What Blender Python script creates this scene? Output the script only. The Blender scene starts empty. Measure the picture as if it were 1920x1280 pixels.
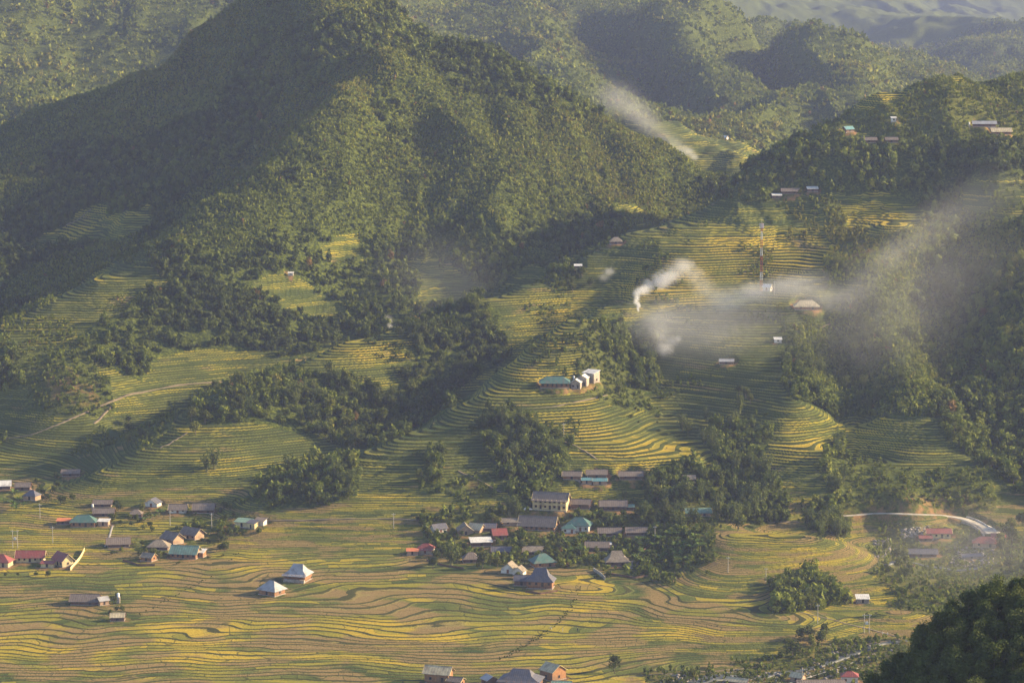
import bpy, math, random, time
import numpy as np
from mathutils import Vector, Matrix
T0 = time.time()
random.seed(7); RNG = np.random.default_rng(11)
# ---------------------------------------------------------------- camera, sky, sun
PITCH = math.radians(8.0); CAMZ = 315.0; FPX = 100.0/36.0*1920
sc = bpy.context.scene
C = sc.collection
cam = bpy.data.cameras.new('camera'); cam.lens = 100; cam.sensor_width = 36
cam.clip_start = 1; cam.clip_end = 16000
co = bpy.data.objects.new('camera', cam); C.objects.link(co)
co.location = (0, 0, CAMZ); co.rotation_euler = (math.pi/2-PITCH, 0, 0); sc.camera = co

SUN_EL = math.radians(21.0); SUN_AZ = math.radians(9.0)      # azimuth measured from +X towards +Y
SUND = Vector((math.cos(SUN_EL)*math.cos(SUN_AZ), math.cos(SUN_EL)*math.sin(SUN_AZ), math.sin(SUN_EL)))
w = bpy.data.worlds.new('World'); sc.world = w; w.use_nodes = True
nt = w.node_tree; nt.nodes.clear()
sky = nt.nodes.new('ShaderNodeTexSky'); sky.sky_type = 'NISHITA'; sky.sun_disc = False
sky.sun_elevation = SUN_EL; sky.sun_rotation = math.pi/2-SUN_AZ; sky.dust_density = 2.0; sky.altitude = 900
bg = nt.nodes.new('ShaderNodeBackground'); bg.inputs[1].default_value = 0.105
wo = nt.nodes.new('ShaderNodeOutputWorld')
nt.links.new(sky.outputs[0], bg.inputs[0]); nt.links.new(bg.outputs[0], wo.inputs[0])
sun = bpy.data.lights.new('sun', 'SUN'); sun.energy = 5.0; sun.angle = math.radians(0.6); sun.color = (1.0, 0.77, 0.44)
so = bpy.data.objects.new('sun', sun); C.objects.link(so); so.rotation_euler = SUND.to_track_quat('Z', 'Y').to_euler()
sc.view_settings.view_transform = 'Standard'; sc.view_settings.look = 'None'
sc.view_settings.exposure = 1.34; sc.view_settings.gamma = 1.0
sc.cycles.use_denoising = True
sc.cycles.max_bounces = 5; sc.cycles.diffuse_bounces = 2; sc.cycles.volume_bounces = 1
sc.cycles.transparent_max_bounces = 16
sc.cycles.volume_step_rate = 2.0; sc.cycles.volume_max_steps = 128

HAZE_DENSITY = 0.000048
# ---------------------------------------------------------------- picture <-> place
cT, sT = math.cos(PITCH), math.sin(PITCH)
def P(u, v, Y):
    "point of the place on the line of sight through pixel (u, v) at distance Y"
    a = (u-960)/FPX; b = (640-v)/FPX
    dy = cT+b*sT; dz = -sT+b*cT
    return (a/dy*Y, Y, CAMZ+dz/dy*Y)
def proj(x, y, z):
    zz = z-CAMZ
    d = y*cT-zz*sT; up = y*sT+zz*cT
    return 960+FPX*x/d, 640-FPX*up/d
# ---------------------------------------------------------------- noise
def hash2(ix, iy, seed):
    h = (ix.astype(np.int64)*374761393+iy.astype(np.int64)*668265263+seed*974634777) & 0xffffffff
    h = ((h ^ (h >> 13))*1274126177) & 0xffffffff
    return ((h ^ (h >> 16)) & 0xffff)/65535.0
def vnoise(x, y, scale, seed=0):
    x = np.asarray(x, float)/scale+1000.3; y = np.asarray(y, float)/scale+1000.7
    ix = np.floor(x); iy = np.floor(y); fx = x-ix; fy = y-iy
    fx = fx*fx*fx*(fx*(fx*6-15)+10); fy = fy*fy*fy*(fy*(fy*6-15)+10)
    a = hash2(ix, iy, seed); b = hash2(ix+1, iy, seed); c = hash2(ix, iy+1, seed); d = hash2(ix+1, iy+1, seed)
    return ((a*(1-fx)+b*fx)*(1-fy)+(c*(1-fx)+d*fx)*fy)*2-1
def fbm(x, y, scale, seed=0, octv=4):
    s = 0; a = 1; t = 0
    for k in range(octv):
        s = s+a*vnoise(x+k*17.3, y-k*9.1, scale/2**k, seed+k*13); t += a; a *= .5
    return s/t
def sstep(a, b, x):
    t = np.clip((x-a)/(b-a), 0, 1); return t*t*(3-2*t)
# ---------------------------------------------------------------- the shape of the land: lines of known points
LINES = [
 # valley floor
 [(-300,1280,1190),(400,1280,1190),(1000,1280,1190),(1250,1280,1190)],
 [(-300,1200,1250),(400,1200,1250),(1000,1200,1250),(1350,1195,1252)],
 [(-300,1100,1340),(300,1100,1340),(800,1105,1336),(1250,1100,1338)],
 [(-300,1000,1432),(300,1000,1432),(700,1000,1430),(900,1010,1425)],
 [(-300,950,1478),(100,950,1478),(400,952,1470)],
 [(-300,900,1545),(0,900,1545),(160,895,1530)],
 [(-300,850,1600),(0,850,1600),(150,845,1590)],
 [(-300,800,1645),(0,800,1645),(180,800,1630)],
 [(-300,755,1680),(0,760,1660)],
 [(1300,1250,1218),(1450,1245,1225),(1580,1220,1245),(1680,1200,1262),(1800,1190,1272),(2100,1190,1272)],
 [(1150,1275,1194),(1300,1268,1198)],
 [(1500,1180,1262),(1600,1165,1280),(1700,1150,1290)],
 # first back spur crest
 [(1310,365,1900),(1240,400,1870),(1160,440,1840),(1080,490,1800),(990,530,1760),(900,560,1730),(820,600,1710),(740,620,1690),(640,640,1670),(560,680,1640),(430,730,1600),(350,780,1570),(270,830,1545),(180,880,1520),(100,920,1500)],
 # near spur crest
 [(1300,500,1762),(1200,545,1720),(1130,565,1700),(1060,590,1670),(990,640,1640),(930,690,1610),(840,760,1570),(740,820,1530),(640,860,1505),(560,900,1480),(480,940,1460)],
 # gully east of the near spur
 [(1330,560,1720),(1260,640,1675),(1190,650,1675),(1185,705,1632),(1235,785,1580),(1300,840,1538),(1345,895,1500)],
 # golden lobe, village slope
 [(1110,620,1645),(1060,715,1580),(1000,800,1530),(1000,900,1480)],
 [(1060,715,1580),(1090,780,1545),(1180,860,1495),(1190,920,1474)],
 [(1280,800,1538),(1320,870,1503)],
 [(900,850,1503),(820,920,1465),(800,970,1445)],
 [(1050,1000,1432),(1200,950,1460),(1300,950,1456)],
 [(1250,1060,1382),(1150,1060,1384)],
 # tower slope and right centre spur
 [(1430,540,1738),(1400,430,1832),(1450,380,1862)],
 [(1560,470,1790),(1650,400,1848)],
 [(1530,570,1712),(1500,640,1665),(1520,700,1612),(1500,760,1566),(1550,850,1516),(1550,930,1478)],
 [(1350,640,1663),(1430,700,1618),(1400,800,1558),(1450,880,1502)],
 [(1600,640,1690),(1600,720,1640),(1600,800,1588),(1605,870,1540)],
 [(1650,790,1560),(1660,870,1514),(1700,940,1472)],
 # east forest
 [(1700,390,1840),(1690,420,1800),(1650,500,1748),(1640,600,1680),(1700,720,1598),(1780,800,1553),(1850,880,1512)],
 [(1810,450,1800),(1750,560,1742),(1735,650,1678),(1780,740,1615),(1860,820,1566),(1890,920,1502)],
 [(1900,440,1775),(1940,600,1668),(1940,750,1592),(1940,850,1535)],
 [(2150,500,1760),(2150,650,1660),(2150,850,1540)],
 # east hilltop
 [(1310,352,1900),(1400,303,1920),(1470,268,1930),(1530,228,1950),(1640,188,1970),(1740,163,1985),(1800,150,1990),(1860,153,1990),(1920,134,2000),(2100,100,2012)],
 [(1500,300,1892),(1700,280,1900),(1870,240,1922),(2100,230,1922)],
 [(1600,330,1880),(1850,330,1862),(2100,330,1860)],
 [(1500,362,1872),(1620,368,1868),(1850,382,1838)],
 # knoll and right valley
 [(1340,1010,1395),(1400,998,1402),(1500,1000,1396),(1580,1018,1392),(1650,1055,1382)],
 [(1330,1085,1342),(1400,1085,1342),(1500,1105,1336),(1600,1125,1332),(1660,1120,1338)],
 [(1560,960,1470),(1650,972,1472),(1760,965,1478),(1840,975,1472),(1860,1000,1455)],
 [(1700,1012,1452),(1800,1020,1446)], [(1800,1080,1396),(1920,1060,1408),(2100,1050,1420)],
 [(1750,1130,1330),(2100,1130,1330)],[(1920,960,1480),(2100,940,1490)],
 # great mountain, skyline
 [(570,-60,2235),(640,-35,2215),(700,0,2200),(760,45,2182),(800,62,2170),(870,78,2160),(960,104,2150),(1030,143,2130),(1080,178,2115),(1130,213,2100),(1180,243,2090),(1230,268,2085),(1290,303,2082),(1330,335,2080)],
 # its bright spur
 [(720,92,2080),(650,170,2030),(600,222,2000),(540,282,1960),(470,338,1920),(380,392,1880),(280,452,1840),(180,512,1800),(90,562,1765),(0,612,1732),(-100,665,1700),(-250,740,1670)],
 [(850,175,2072),(860,240,2030),(900,330,1978),(950,420,1925),(960,500,1880)],
 [(1000,250,2060),(1060,330,2010),(1150,365,2000)],
 [(1150,410,1958),(1000,490,1900),(880,560,1842),(740,612,1798),(560,660,1758),(430,700,1728),(320,740,1690),(220,800,1648)],
 [(800,250,2046),(780,330,1990),(790,420,1938),(760,500,1888),(720,580,1820)],
 [(680,200,2032),(690,280,1985),(640,350,1930),(590,430,1882),(560,500,1838),(480,570,1790),(400,620,1752)],
 [(700,430,1912),(650,520,1858),(600,600,1808)],
 [(320,520,1792),(250,600,1738),(200,680,1692),(200,740,1662)],
 [(100,600,1738),(90,650,1700),(110,700,1668),(120,745,1652)],
 [(0,700,1672),(-200,720,1680)],
 # second spur behind
 [(600,-40,2300),(470,12,2320),(380,66,2310),(250,140,2280),(130,200,2250),(0,242,2220),(-120,290,2200),(-300,350,2180)],
 [(400,150,2200),(300,260,2120),(200,330,2080),(100,420,2000),(0,470,1930)],
 [(400,320,2020),(300,400,1975),(200,450,1928),(60,520,1880)],
 [(-200,420,2020),(-200,520,1900)],
 # far left
 [(-300,120,2700),(0,100,2700),(200,30,2750),(330,5,2800),(480,-60,2860)],
 [(-300,-90,3000),(200,-90,2950)],
 [(-200,220,2600),(0,200,2600),(120,150,2600)],
 # far ranges
 [(900,60,2900),(1000,110,2800),(1080,160,2720),(1150,205,2640)],
 [(850,-20,3150),(1000,15,3000),(1080,68,2900),(1150,128,2800),(1215,200,2700),(1245,232,2650)],
 [(1080,-20,3100),(1150,18,3000),(1230,58,2900),(1300,118,2800),(1380,188,2700),(1445,252,2600)],
 [(1230,-30,3200),(1320,28,3050),(1450,78,2920),(1560,138,2780),(1645,194,2680)],
 [(1600,90,3100),(1700,160,2980),(1800,195,2880)],
 [(1500,-20,3700),(1620,30,3600),(1720,60,3450),(1830,105,3280),(1900,150,3150)],
 [(1600,70,3540),(1700,110,3360),(1780,145,3230)],
 [(1760,0,3900),(1850,40,3750),(1960,90,3600)],
 [(900,-90,3500),(1300,-90,3650),(1600,-90,4000),(1900,-90,4300),(2200,-90,4300)],
 [(1160,75,2985),(1232,150,2850),(1290,225,2720)],
 [(1395,90,3040),(1455,160,2870),(1525,225,2730)],
 # green foothill in the gap
 [(1180,215,2420),(1250,238,2420),(1340,262,2400),(1430,280,2400)],
 [(1260,290,2330),(1340,305,2320),(1400,300,2320)],
]
HID = [ # points nothing in the picture shows: (u, Y, z)
 (1200,1930,112),(1050,1850,96),(900,1790,76),(740,1755,62),(560,1705,50),(430,1665,44),(300,1620,38),
 (1180,1745,97),(1090,1722,82),(1000,1688,69),(930,1650,57),(840,1608,45),(740,1570,37),(640,1542,32),(560,1512,26),
 (1400,2010,118),(1310,2010,106),(1520,2060,135),(1640,2090,150),(1780,2110,155),(1920,2130,165),(2150,2130,170),
 (1640,2400,105),(1900,2450,110),(1500,2330,112),(2150,2450,120),(1750,2700,130),(1950,2800,140),(1600,2600,120),
 (700,2420,170),(900,2360,140),(1060,2300,120),(1200,2230,115),(1300,2180,112),(500,2480,190),(800,2700,160),(950,2600,140),
 (180,1862,93),(90,1822,85),(0,1790,76),(280,1892,109),(380,1932,127),(470,1972,143),(560,2020,168),(620,2080,196),(-150,1750,66),
 (130,2420,140),(380,2470,175),(0,2400,125),(-200,2400,120),
 (1450,1436,14),(1580,1430,10),(960,1050,-8),(0,1050,-8),(1900,1150,-6),(960,500,-30),(-400,900,-15),(2300,900,-15),(960,800,-15),
 (960,4500,250),(0,4500,250),(2000,4500,260),(0,3600,230),(-300,3600,230),
 (-500,1300,5),(-500,1600,25),(-500,2000,110),(2400,1300,5),(2400,1700,60),(2500,2000,150),
]
def farther(Y): return Y if Y < 2550 else 2550+(Y-2550)*2.4 if Y < 3200 else 4110+(Y-3200)*5.4
def build_base():
    pts = []
    for ln in LINES:
        q = [np.array(P(a[0], a[1], farther(a[2]))) for a in ln]
        for a, b in zip(q[:-1], q[1:]):
            n = max(1, int(np.linalg.norm(b-a)/32))
            for k in range(n): pts.append(a+(b-a)*k/n)
        pts.append(q[-1])
    for (u, Y, z) in HID:
        z -= 0 if Y < 2550 else 25; Y = farther(Y); pts.append(np.array(((u-960)/FPX*Y*1.01, Y, z)))
    pts = np.array(pts)
    keep = []
    for i, p in enumerate(pts):
        if all((p[0]-pts[j][0])**2+(p[1]-pts[j][1])**2 > 36 for j in keep): keep.append(i)
    pts = pts[keep]
    xy = pts[:, :2]/100.0; z = pts[:, 2]; n = len(z); c2 = (9/100.)**2
    D = np.sqrt(((xy[:, None]-xy[None])**2).sum(-1)+c2)
    A = np.zeros((n+3, n+3)); A[:n, :n] = D+np.eye(n)*(-0.01); A[:n, n] = 1; A[:n, n+1:] = xy; A[n, :n] = 1; A[n+1:, :n] = xy.T
    wgt = np.linalg.solve(A, np.concatenate([z, np.zeros(3)]))
    return xy, wgt, c2
RB = build_base()
def rbf(x, y):
    xy, wgt, c2 = RB; n = len(xy); out = np.empty(x.size)
    X = x.ravel()/100; Y = y.ravel()/100
    for i in range(0, X.size, 20000):
        xs = X[i:i+20000]; ys = Y[i:i+20000]
        D = np.sqrt((xs[:, None]-xy[None, :, 0])**2+(ys[:, None]-xy[None, :, 1])**2+c2)
        out[i:i+20000] = D@wgt[:n]+wgt[n]+wgt[n+1]*xs+wgt[n+2]*ys
    return out.reshape(x.shape)
# fan-shaped sheet: columns run away from the viewpoint, rows get coarser with distance
SMAX = 0.255; NC = 960
ROWS = np.concatenate([np.arange(300,500,20.),np.arange(500,720,3.5),np.arange(720,1140,20.),np.arange(1140,1800,1.0),np.arange(1800,2400,2.2),np.arange(2400,3300,6.),np.arange(3300,10400,21.)])
COLS = np.linspace(-SMAX, SMAX, NC)
GY, GS = np.meshgrid(ROWS, COLS, indexing='ij'); GX = GS*GY
def coarse_fields():
    cy = np.concatenate([np.arange(300,1140,60.),np.arange(1140,2400,9.),np.arange(2400,10500,44.)]); cs = np.linspace(-SMAX, SMAX, 150)
    yy, ss = np.meshgrid(cy, cs, indexing='ij'); z = rbf(ss*yy, yy)
    # smooth interpolation (cubic) up to the fine sheet
    def interp_axis(a, src, dst):
        i = np.clip(np.searchsorted(src, dst)-1, 0, len(src)-2); t = (dst-src[i])/(src[i+1]-src[i])
        p0 = a[np.clip(i-1, 0, None)]; p1 = a[i]; p2 = a[i+1]; p3 = a[np.clip(i+2, None, len(src)-1)]
        t = t[:, None]
        return p1+.5*t*(p2-p0+t*(2*p0-5*p1+4*p2-p3+t*(3*(p1-p2)+p3-p0)))
    a = interp_axis(z, cy, ROWS)
    return interp_axis(a.T, cs, COLS).T
HB = coarse_fields()
# ridged relief on the mountains, softer swells in the valley
mt = sstep(1700, 1950, GY)*sstep(70, 130, HB)
far = sstep(2350, 2700, GY)
wx = GX+18*fbm(GX, GY, 90, 5, 2); wy = GY+18*fbm(GX, GY, 90, 6, 2)
HB = HB+mt*(1-far)*(14.0*(0.40-np.abs(fbm(wx, wy*.55, 105, 21, 4))*2.2)+2.0*fbm(GX, GY, 30, 3, 2))
HB = HB+far*(26*(0.42-np.abs(fbm(wx*1.1, wy*.4, 190, 31, 4))*2.4)+2*fbm(GX, GY, 70, 8, 2))
low = (1-mt)*(1-far)*sstep(1000, 1150, GY)
slopey = sstep(25, 60, HB)
HB = HB+low*((1-slopey)*(1.15*fbm(wx, wy, 95, 41, 3)+.28*vnoise(wx, wy, 27, 44)+.34*vnoise(wx, wy, 44, 47))+slopey*(4.2*fbm(wx, wy*.35, 78, 43, 3)+.35*vnoise(wx, wy, 22, 46)))
# near dark hillside, bottom right
NHU = np.array([(1500,1430),(1560,1370),(1600,1330),(1650,1270),(1700,1235),(1740,1185),(1780,1150),(1850,1118),(1920,1098),(2000,1080),(2200,1050),(2500,1000)], float)
nhx = np.array([P(u, v, 620)[0] for u, v in NHU]); nhz = np.array([P(u, v, 620)[2] for u, v in NHU])
crest = np.interp(GX*620/GY, nhx, nhz, left=None); crest = np.where(GX*620/GY < nhx[0], nhz[0]-1.3*(nhx[0]-GX*620/GY), crest)
nh = crest-np.where(GY < 620, .40*(620-GY), .95*(GY-620))+3.5*fbm(GX, GY, 30, 51, 3)
NEAR = (nh > HB) & (GY < 1000)
HB = np.where(NEAR, nh, HB)

def grid_lookup(F, x, y):
    x = np.asarray(x, float); y = np.asarray(y, float)
    r = np.interp(y, ROWS, np.arange(len(ROWS))); c = (x/np.maximum(y, 1)+SMAX)/(2*SMAX)*(NC-1)
    r = np.clip(r, 0, len(ROWS)-1.001); c = np.clip(c, 0, NC-1.001)
    i = r.astype(int); j = c.astype(int); fr = r-i; fc = c-j
    return (F[i, j]*(1-fc)+F[i, j+1]*fc)*(1-fr)+(F[i+1, j]*(1-fc)+F[i+1, j+1]*fc)*fr
def cast(F, u, v, ymin=1120, ymax=10000):
    "where the line of sight through a pixel first meets the land"
    u = np.atleast_1d(np.asarray(u, float)); v = np.atleast_1d(np.asarray(v, float))
    a = (u-960)/FPX; b = (640-v)/FPX; dy = cT+b*sT; kx = a/dy; kz = (-sT+b*cT)/dy
    ys = np.concatenate([np.arange(ymin, 2400, 1.5), np.arange(2400, ymax, 6.)])
    Y = ys[None, :]; h = grid_lookup(F, kx[:, None]*Y, np.broadcast_to(Y, (len(u), len(ys)))); zr = CAMZ+kz[:, None]*Y
    hit = zr < h; k = np.where(hit.any(1), hit.argmax(1), len(ys)-1); k = np.maximum(k, 1)
    d1 = (zr-h)[np.arange(len(u)), k]; d0 = (zr-h)[np.arange(len(u)), k-1]; t = d0/(d0-d1+1e-9)
    yy = ys[k-1]+(ys[k]-ys[k-1])*np.clip(t, 0, 1)
    return kx*yy, yy, CAMZ+kz*yy
# ---------------------------------------------------------------- helpers for scene objects
def tag(o, label=None, cat=None, group=None, kind=None):
    if label: o['label'] = label
    if cat: o['category'] = cat
    if group: o['group'] = group
    if kind: o['kind'] = kind
    return o
def new_obj(name, me, parent=None, loc=None):
    o = bpy.data.objects.new(name, me); C.objects.link(o)
    if parent is not None: o.parent = parent
    if loc is not None: o.location = loc
    return o
def empty(name, loc, rz=0, scale=1):
    o = bpy.data.objects.new(name, None); C.objects.link(o); o.location = loc; o.rotation_euler = (0, 0, rz)
    o.empty_display_size = .5
    if scale != 1: o.scale = (scale,)*3
    return o
def np_mesh(name, co_, faces, mat=None, smooth=False, n=4):
    me = bpy.data.meshes.new(name); co_ = np.asarray(co_, np.float32); faces = np.asarray(faces, np.int32)
    me.vertices.add(len(co_)); me.vertices.foreach_set('co', co_.ravel())
    me.loops.add(faces.size); me.loops.foreach_set('vertex_index', faces.ravel())
    me.polygons.add(len(faces)); me.polygons.foreach_set('loop_start', (np.arange(len(faces))*n).astype(np.int32))
    if smooth: me.polygons.foreach_set('use_smooth', np.ones(len(faces), bool))
    me.update(calc_edges=True)
    if mat: me.materials.append(mat)
    return me
class MB:
    "collects faces, builds one mesh object"
    def __init__(s): s.v = []; s.f = []
    def poly(s, pts):
        k = len(s.v); s.v += [tuple(p) for p in pts]; s.f.append(tuple(range(k, k+len(pts))))
    def box(s, x0, x1, y0, y1, z0, z1):
        k = len(s.v); s.v += [(x0,y0,z0),(x1,y0,z0),(x1,y1,z0),(x0,y1,z0),(x0,y0,z1),(x1,y0,z1),(x1,y1,z1),(x0,y1,z1)]
        s.f += [tuple(k+i for i in q) for q in ((0,3,2,1),(4,5,6,7),(0,1,5,4),(1,2,6,5),(2,3,7,6),(3,0,4,7))]
    def bar(s, a, b, r, n=6, r2=None):
        a = Vector(a); b = Vector(b); d = (b-a).normalized(); r2 = r if r2 is None else r2
        t = Vector((0,0,1)) if abs(d.z) < .9 else Vector((1,0,0)); p = d.cross(t).normalized(); q = d.cross(p); k = len(s.v)
        for c, rr in ((a, r), (b, r2)):
            for i in range(n):
                an = 2*math.pi*i/n; s.v.append(tuple(c+p*math.cos(an)*rr+q*math.sin(an)*rr))
        for i in range(n): s.f.append((k+i, k+(i+1)%n, k+n+(i+1)%n, k+n+i))
        s.f.append(tuple(k+i for i in range(n))[::-1]); s.f.append(tuple(k+n+i for i in range(n)))
    def shell(s, polys, t):
        "roof planes given as top polygons, thickened downwards"
        key = lambda p: tuple(round(c, 3) for c in p); edges = {}
        for pl in polys:
            s.poly(pl); s.poly([(p[0], p[1], p[2]-t) for p in pl][::-1])
            for a, b in zip(pl, pl[1:]+pl[:1]):
                e = frozenset((key(a), key(b))); edges.setdefault(e, []).append((a, b))
        for e, l in edges.items():
            if len(l) == 1:
                a, b = l[0]; s.poly([b, a, (a[0],a[1],a[2]-t), (b[0],b[1],b[2]-t)])
    def build(s, name, mat, parent=None, loc=None, smooth=False):
        me = bpy.data.meshes.new(name); me.from_pydata(s.v, [], s.f); me.update()
        if smooth: me.polygons.foreach_set('use_smooth', np.ones(len(me.polygons), bool))
        me.materials.append(mat)
        return new_obj(name, me, parent, loc)
# ---------------------------------------------------------------- materials
class NB:
    def __init__(s, name):
        s.m = bpy.data.materials.new(name); s.m.use_nodes = True; s.t = s.m.node_tree; s.t.nodes.clear()
    def n(s, typ, **kw):
        nd = s.t.nodes.new(typ)
        for k, v in kw.items(): setattr(nd, k, v)
        return nd
    def set(s, sock, v):
        if hasattr(v, 'bl_idname') or isinstance(v, bpy.types.NodeSocket): s.t.links.new(v, sock)
        else: sock.default_value = v
    def math(s, op, a, b=0.0, c=None, clamp=False):
        nd = s.n('ShaderNodeMath', operation=op); nd.use_clamp = clamp; s.set(nd.inputs[0], a); s.set(nd.inputs[1], b)
        if c is not None: s.set(nd.inputs[2], c)
        return nd.outputs[0]
    def mix(s, f, a, b, mode='MIX'):
        nd = s.n('ShaderNodeMix', data_type='RGBA', blend_type=mode); s.set(nd.inputs[0], f)
        for i, v in ((6, a), (7, b)): s.set(nd.inputs[i], (*v, 1) if isinstance(v, tuple) and len(v) == 3 else v)
        return nd.outputs[2]
    def noise(s, vec, scale, detail=2.0, rough=.5):
        nd = s.n('ShaderNodeTexNoise'); s.set(nd.inputs['Vector'], vec); nd.inputs['Scale'].default_value = scale
        nd.inputs['Detail'].default_value = detail; nd.inputs['Roughness'].default_value = rough
        return nd.outputs['Fac']
    def ramp(s, f, stops, interp='LINEAR'):
        nd = s.n('ShaderNodeValToRGB'); cr = nd.color_ramp; cr.interpolation = interp
        while len(cr.elements) < len(stops): cr.elements.new(.5)
        for e, (p, c) in zip(cr.elements, stops): e.position = p; e.color = (*c, 1)
        s.set(nd.inputs[0], f); return nd.outputs[0]
    def step(s, a, b, x):
        nd = s.n('ShaderNodeMapRange', interpolation_type='SMOOTHSTEP'); s.set(nd.inputs[0], x)
        nd.inputs[1].default_value = a; nd.inputs[2].default_value = b; return nd.outputs[0]
    def surf(s, col, rough=.9, bump=None, bstr=.5, bdist=.3, spec=.2, sss=None, metallic=0):
        b = s.n('ShaderNodeBsdfPrincipled'); s.set(b.inputs['Base Color'], (*col, 1) if isinstance(col, tuple) and len(col) == 3 else col)
        s.set(b.inputs['Roughness'], rough); b.inputs['Specular IOR Level'].default_value = spec; b.inputs['Metallic'].default_value = metallic
        if bump is not None:
            bn = s.n('ShaderNodeBump'); s.set(bn.inputs['Height'], bump); bn.inputs['Strength'].default_value = bstr; bn.inputs['Distance'].default_value = bdist
            s.t.links.new(bn.outputs[0], b.inputs['Normal'])
        o = s.n('ShaderNodeOutputMaterial')
        if sss is not None:
            tr = s.n('ShaderNodeBsdfTranslucent'); s.set(tr.inputs[0], (*sss, 1) if isinstance(sss, tuple) else sss)
            ad = s.n('ShaderNodeMixShader'); ad.inputs[0].default_value = .3
            s.t.links.new(b.outputs[0], ad.inputs[1]); s.t.links.new(tr.outputs[0], ad.inputs[2]); s.t.links.new(ad.outputs[0], o.inputs[0])
        else: s.t.links.new(b.outputs[0], o.inputs[0])
        return s.m
def ground_material():
    b = NB('land'); pos = b.n('ShaderNodeNewGeometry').outputs['Position']
    lev = b.n('ShaderNodeAttribute', attribute_name='lev').outputs['Fac']
    mk = b.n('ShaderNodeAttribute', attribute_name='mask'); sep = b.n('ShaderNodeSeparateColor'); b.t.links.new(mk.outputs['Color'], sep.inputs[0])
    terr, gold, dirt, wood = sep.outputs[0], sep.outputs[1], sep.outputs[2], mk.outputs['Alpha']
    n = b.math('FLOOR', lev); f = b.math('FRACT', lev)
    sp = b.n('ShaderNodeSeparateXYZ'); b.t.links.new(pos, sp.inputs[0])
    cb = b.n('ShaderNodeCombineXYZ'); b.t.links.new(b.math('MULTIPLY', sp.outputs[0], .02), cb.inputs[0]); b.t.links.new(b.math('MULTIPLY', sp.outputs[1], .02), cb.inputs[1]); b.t.links.new(b.math('MULTIPLY', n, .42), cb.inputs[2])
    plot = rawplot = b.noise(cb.outputs[0], 1.0, 1.0)                       # one value per plot: changes from bench to bench and along it
    cb2 = b.n('ShaderNodeCombineXYZ'); b.t.links.new(b.math('MULTIPLY', sp.outputs[0], .035), cb2.inputs[0]); b.t.links.new(b.math('MULTIPLY', sp.outputs[1], .035), cb2.inputs[1]); b.t.links.new(b.math('MULTIPLY', n, .30), cb2.inputs[2])
    plot2 = b.noise(cb2.outputs[0], 1.0, 0.0)
    fine = b.noise(pos, .9, 5.0, .65); mid = b.noise(pos, .12, 4.0, .6); big = b.noise(pos, .018, 3.0)
    cell = b.math('FLOOR', b.math('MULTIPLY', plot, 16.0)); wn = b.n('ShaderNodeTexWhiteNoise', noise_dimensions='2D'); cc = b.n('ShaderNodeCombineXYZ'); b.t.links.new(cell, cc.inputs[0]); b.t.links.new(b.math('FLOOR', b.math('MULTIPLY', n, .5)), cc.inputs[1]); b.t.links.new(cc.outputs[0], wn.inputs['Vector'])
    pv = wn.outputs['Value']; plot = b.math('MULTIPLY_ADD', b.math('SUBTRACT', pv, .5), .30, plot)
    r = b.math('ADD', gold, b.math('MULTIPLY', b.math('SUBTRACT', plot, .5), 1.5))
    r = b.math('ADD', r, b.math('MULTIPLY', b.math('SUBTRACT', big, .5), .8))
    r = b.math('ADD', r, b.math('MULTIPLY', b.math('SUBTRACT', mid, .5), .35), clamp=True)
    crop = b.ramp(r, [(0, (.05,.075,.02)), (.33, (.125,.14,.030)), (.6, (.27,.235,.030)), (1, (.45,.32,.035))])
    d = b.math('ADD', dirt, b.math('MULTIPLY', b.math('SUBTRACT', plot2, .5), 1.6))
    d = b.step(.4, .62, b.math('ADD', d, b.math('MULTIPLY', b.math('SUBTRACT', mid, .5), .5)))
    straw = b.mix(b.step(.3, .7, fine), (.175,.125,.05), (.30,.21,.085))
    crop = b.mix(d, crop, straw); fe = b.math('ABSOLUTE', b.math('SUBTRACT', b.math('FRACT', b.math('MULTIPLY', rawplot, 16.0)), .5)); crop = b.mix(b.math('MULTIPLY', b.step(.45, .49, fe), .75), crop, (.045,.055,.018))
    wob = b.math('ADD', f, b.math('MULTIPLY', b.math('SUBTRACT', fine, .5), .22))
    wob = b.math('SUBTRACT', wob, b.step(24, 8, sp.outputs[2]) if False else b.math('MULTIPLY', b.step(34.0, 12.0, sp.outputs[2]), .10)); riser = b.step(.62, .70, wob); lip = b.math('MULTIPLY', b.step(.52, .6, wob), b.math('SUBTRACT', 1.0, riser))
    grassy = b.mix(mid, (.026,.038,.010), (.070,.082,.020))
    crop = b.mix(b.math('MULTIPLY', lip, .35), crop, (.30,.28,.09))
    ter = b.mix(riser, crop, b.mix(b.math('MULTIPLY', dirt, .5), grassy, (.10,.07,.04)))
    scrub = b.ramp(b.math('ADD', b.math('MULTIPLY', mid, .7), b.math('MULTIPLY', fine, .3)), [(.3, (.026,.045,.012)), (.5, (.06,.09,.018)), (.7, (.14,.155,.035))]); spk = b.step(.40, .60, b.noise(pos, .5, 4.0, .7)); scrub = b.mix(spk, b.mix(.72, scrub, (.016,.022,.008)), b.mix(.2, scrub, (.2,.21,.04)))
    scrub = b.mix(b.math('MULTIPLY', b.step(.35, .75, dirt), b.step(.42, .6, mid)), scrub, (.26,.14,.07))
    scrub = b.mix(b.math('MULTIPLY', gold, .5), scrub, (.20,.19,.045))
    scrub = b.mix(b.math('MULTIPLY', wood, .85), scrub, b.ramp(b.noise(pos, .55, 4.0, .7), [(.36, (.014,.022,.006)), (.5, (.05,.068,.014)), (.64, (.14,.16,.026))]))
    ed = b.step(.35, .65, b.math('ADD', terr, b.math('MULTIPLY', b.math('SUBTRACT', mid, .5), .5)))
    col = b.mix(ed, scrub, ter)
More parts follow.
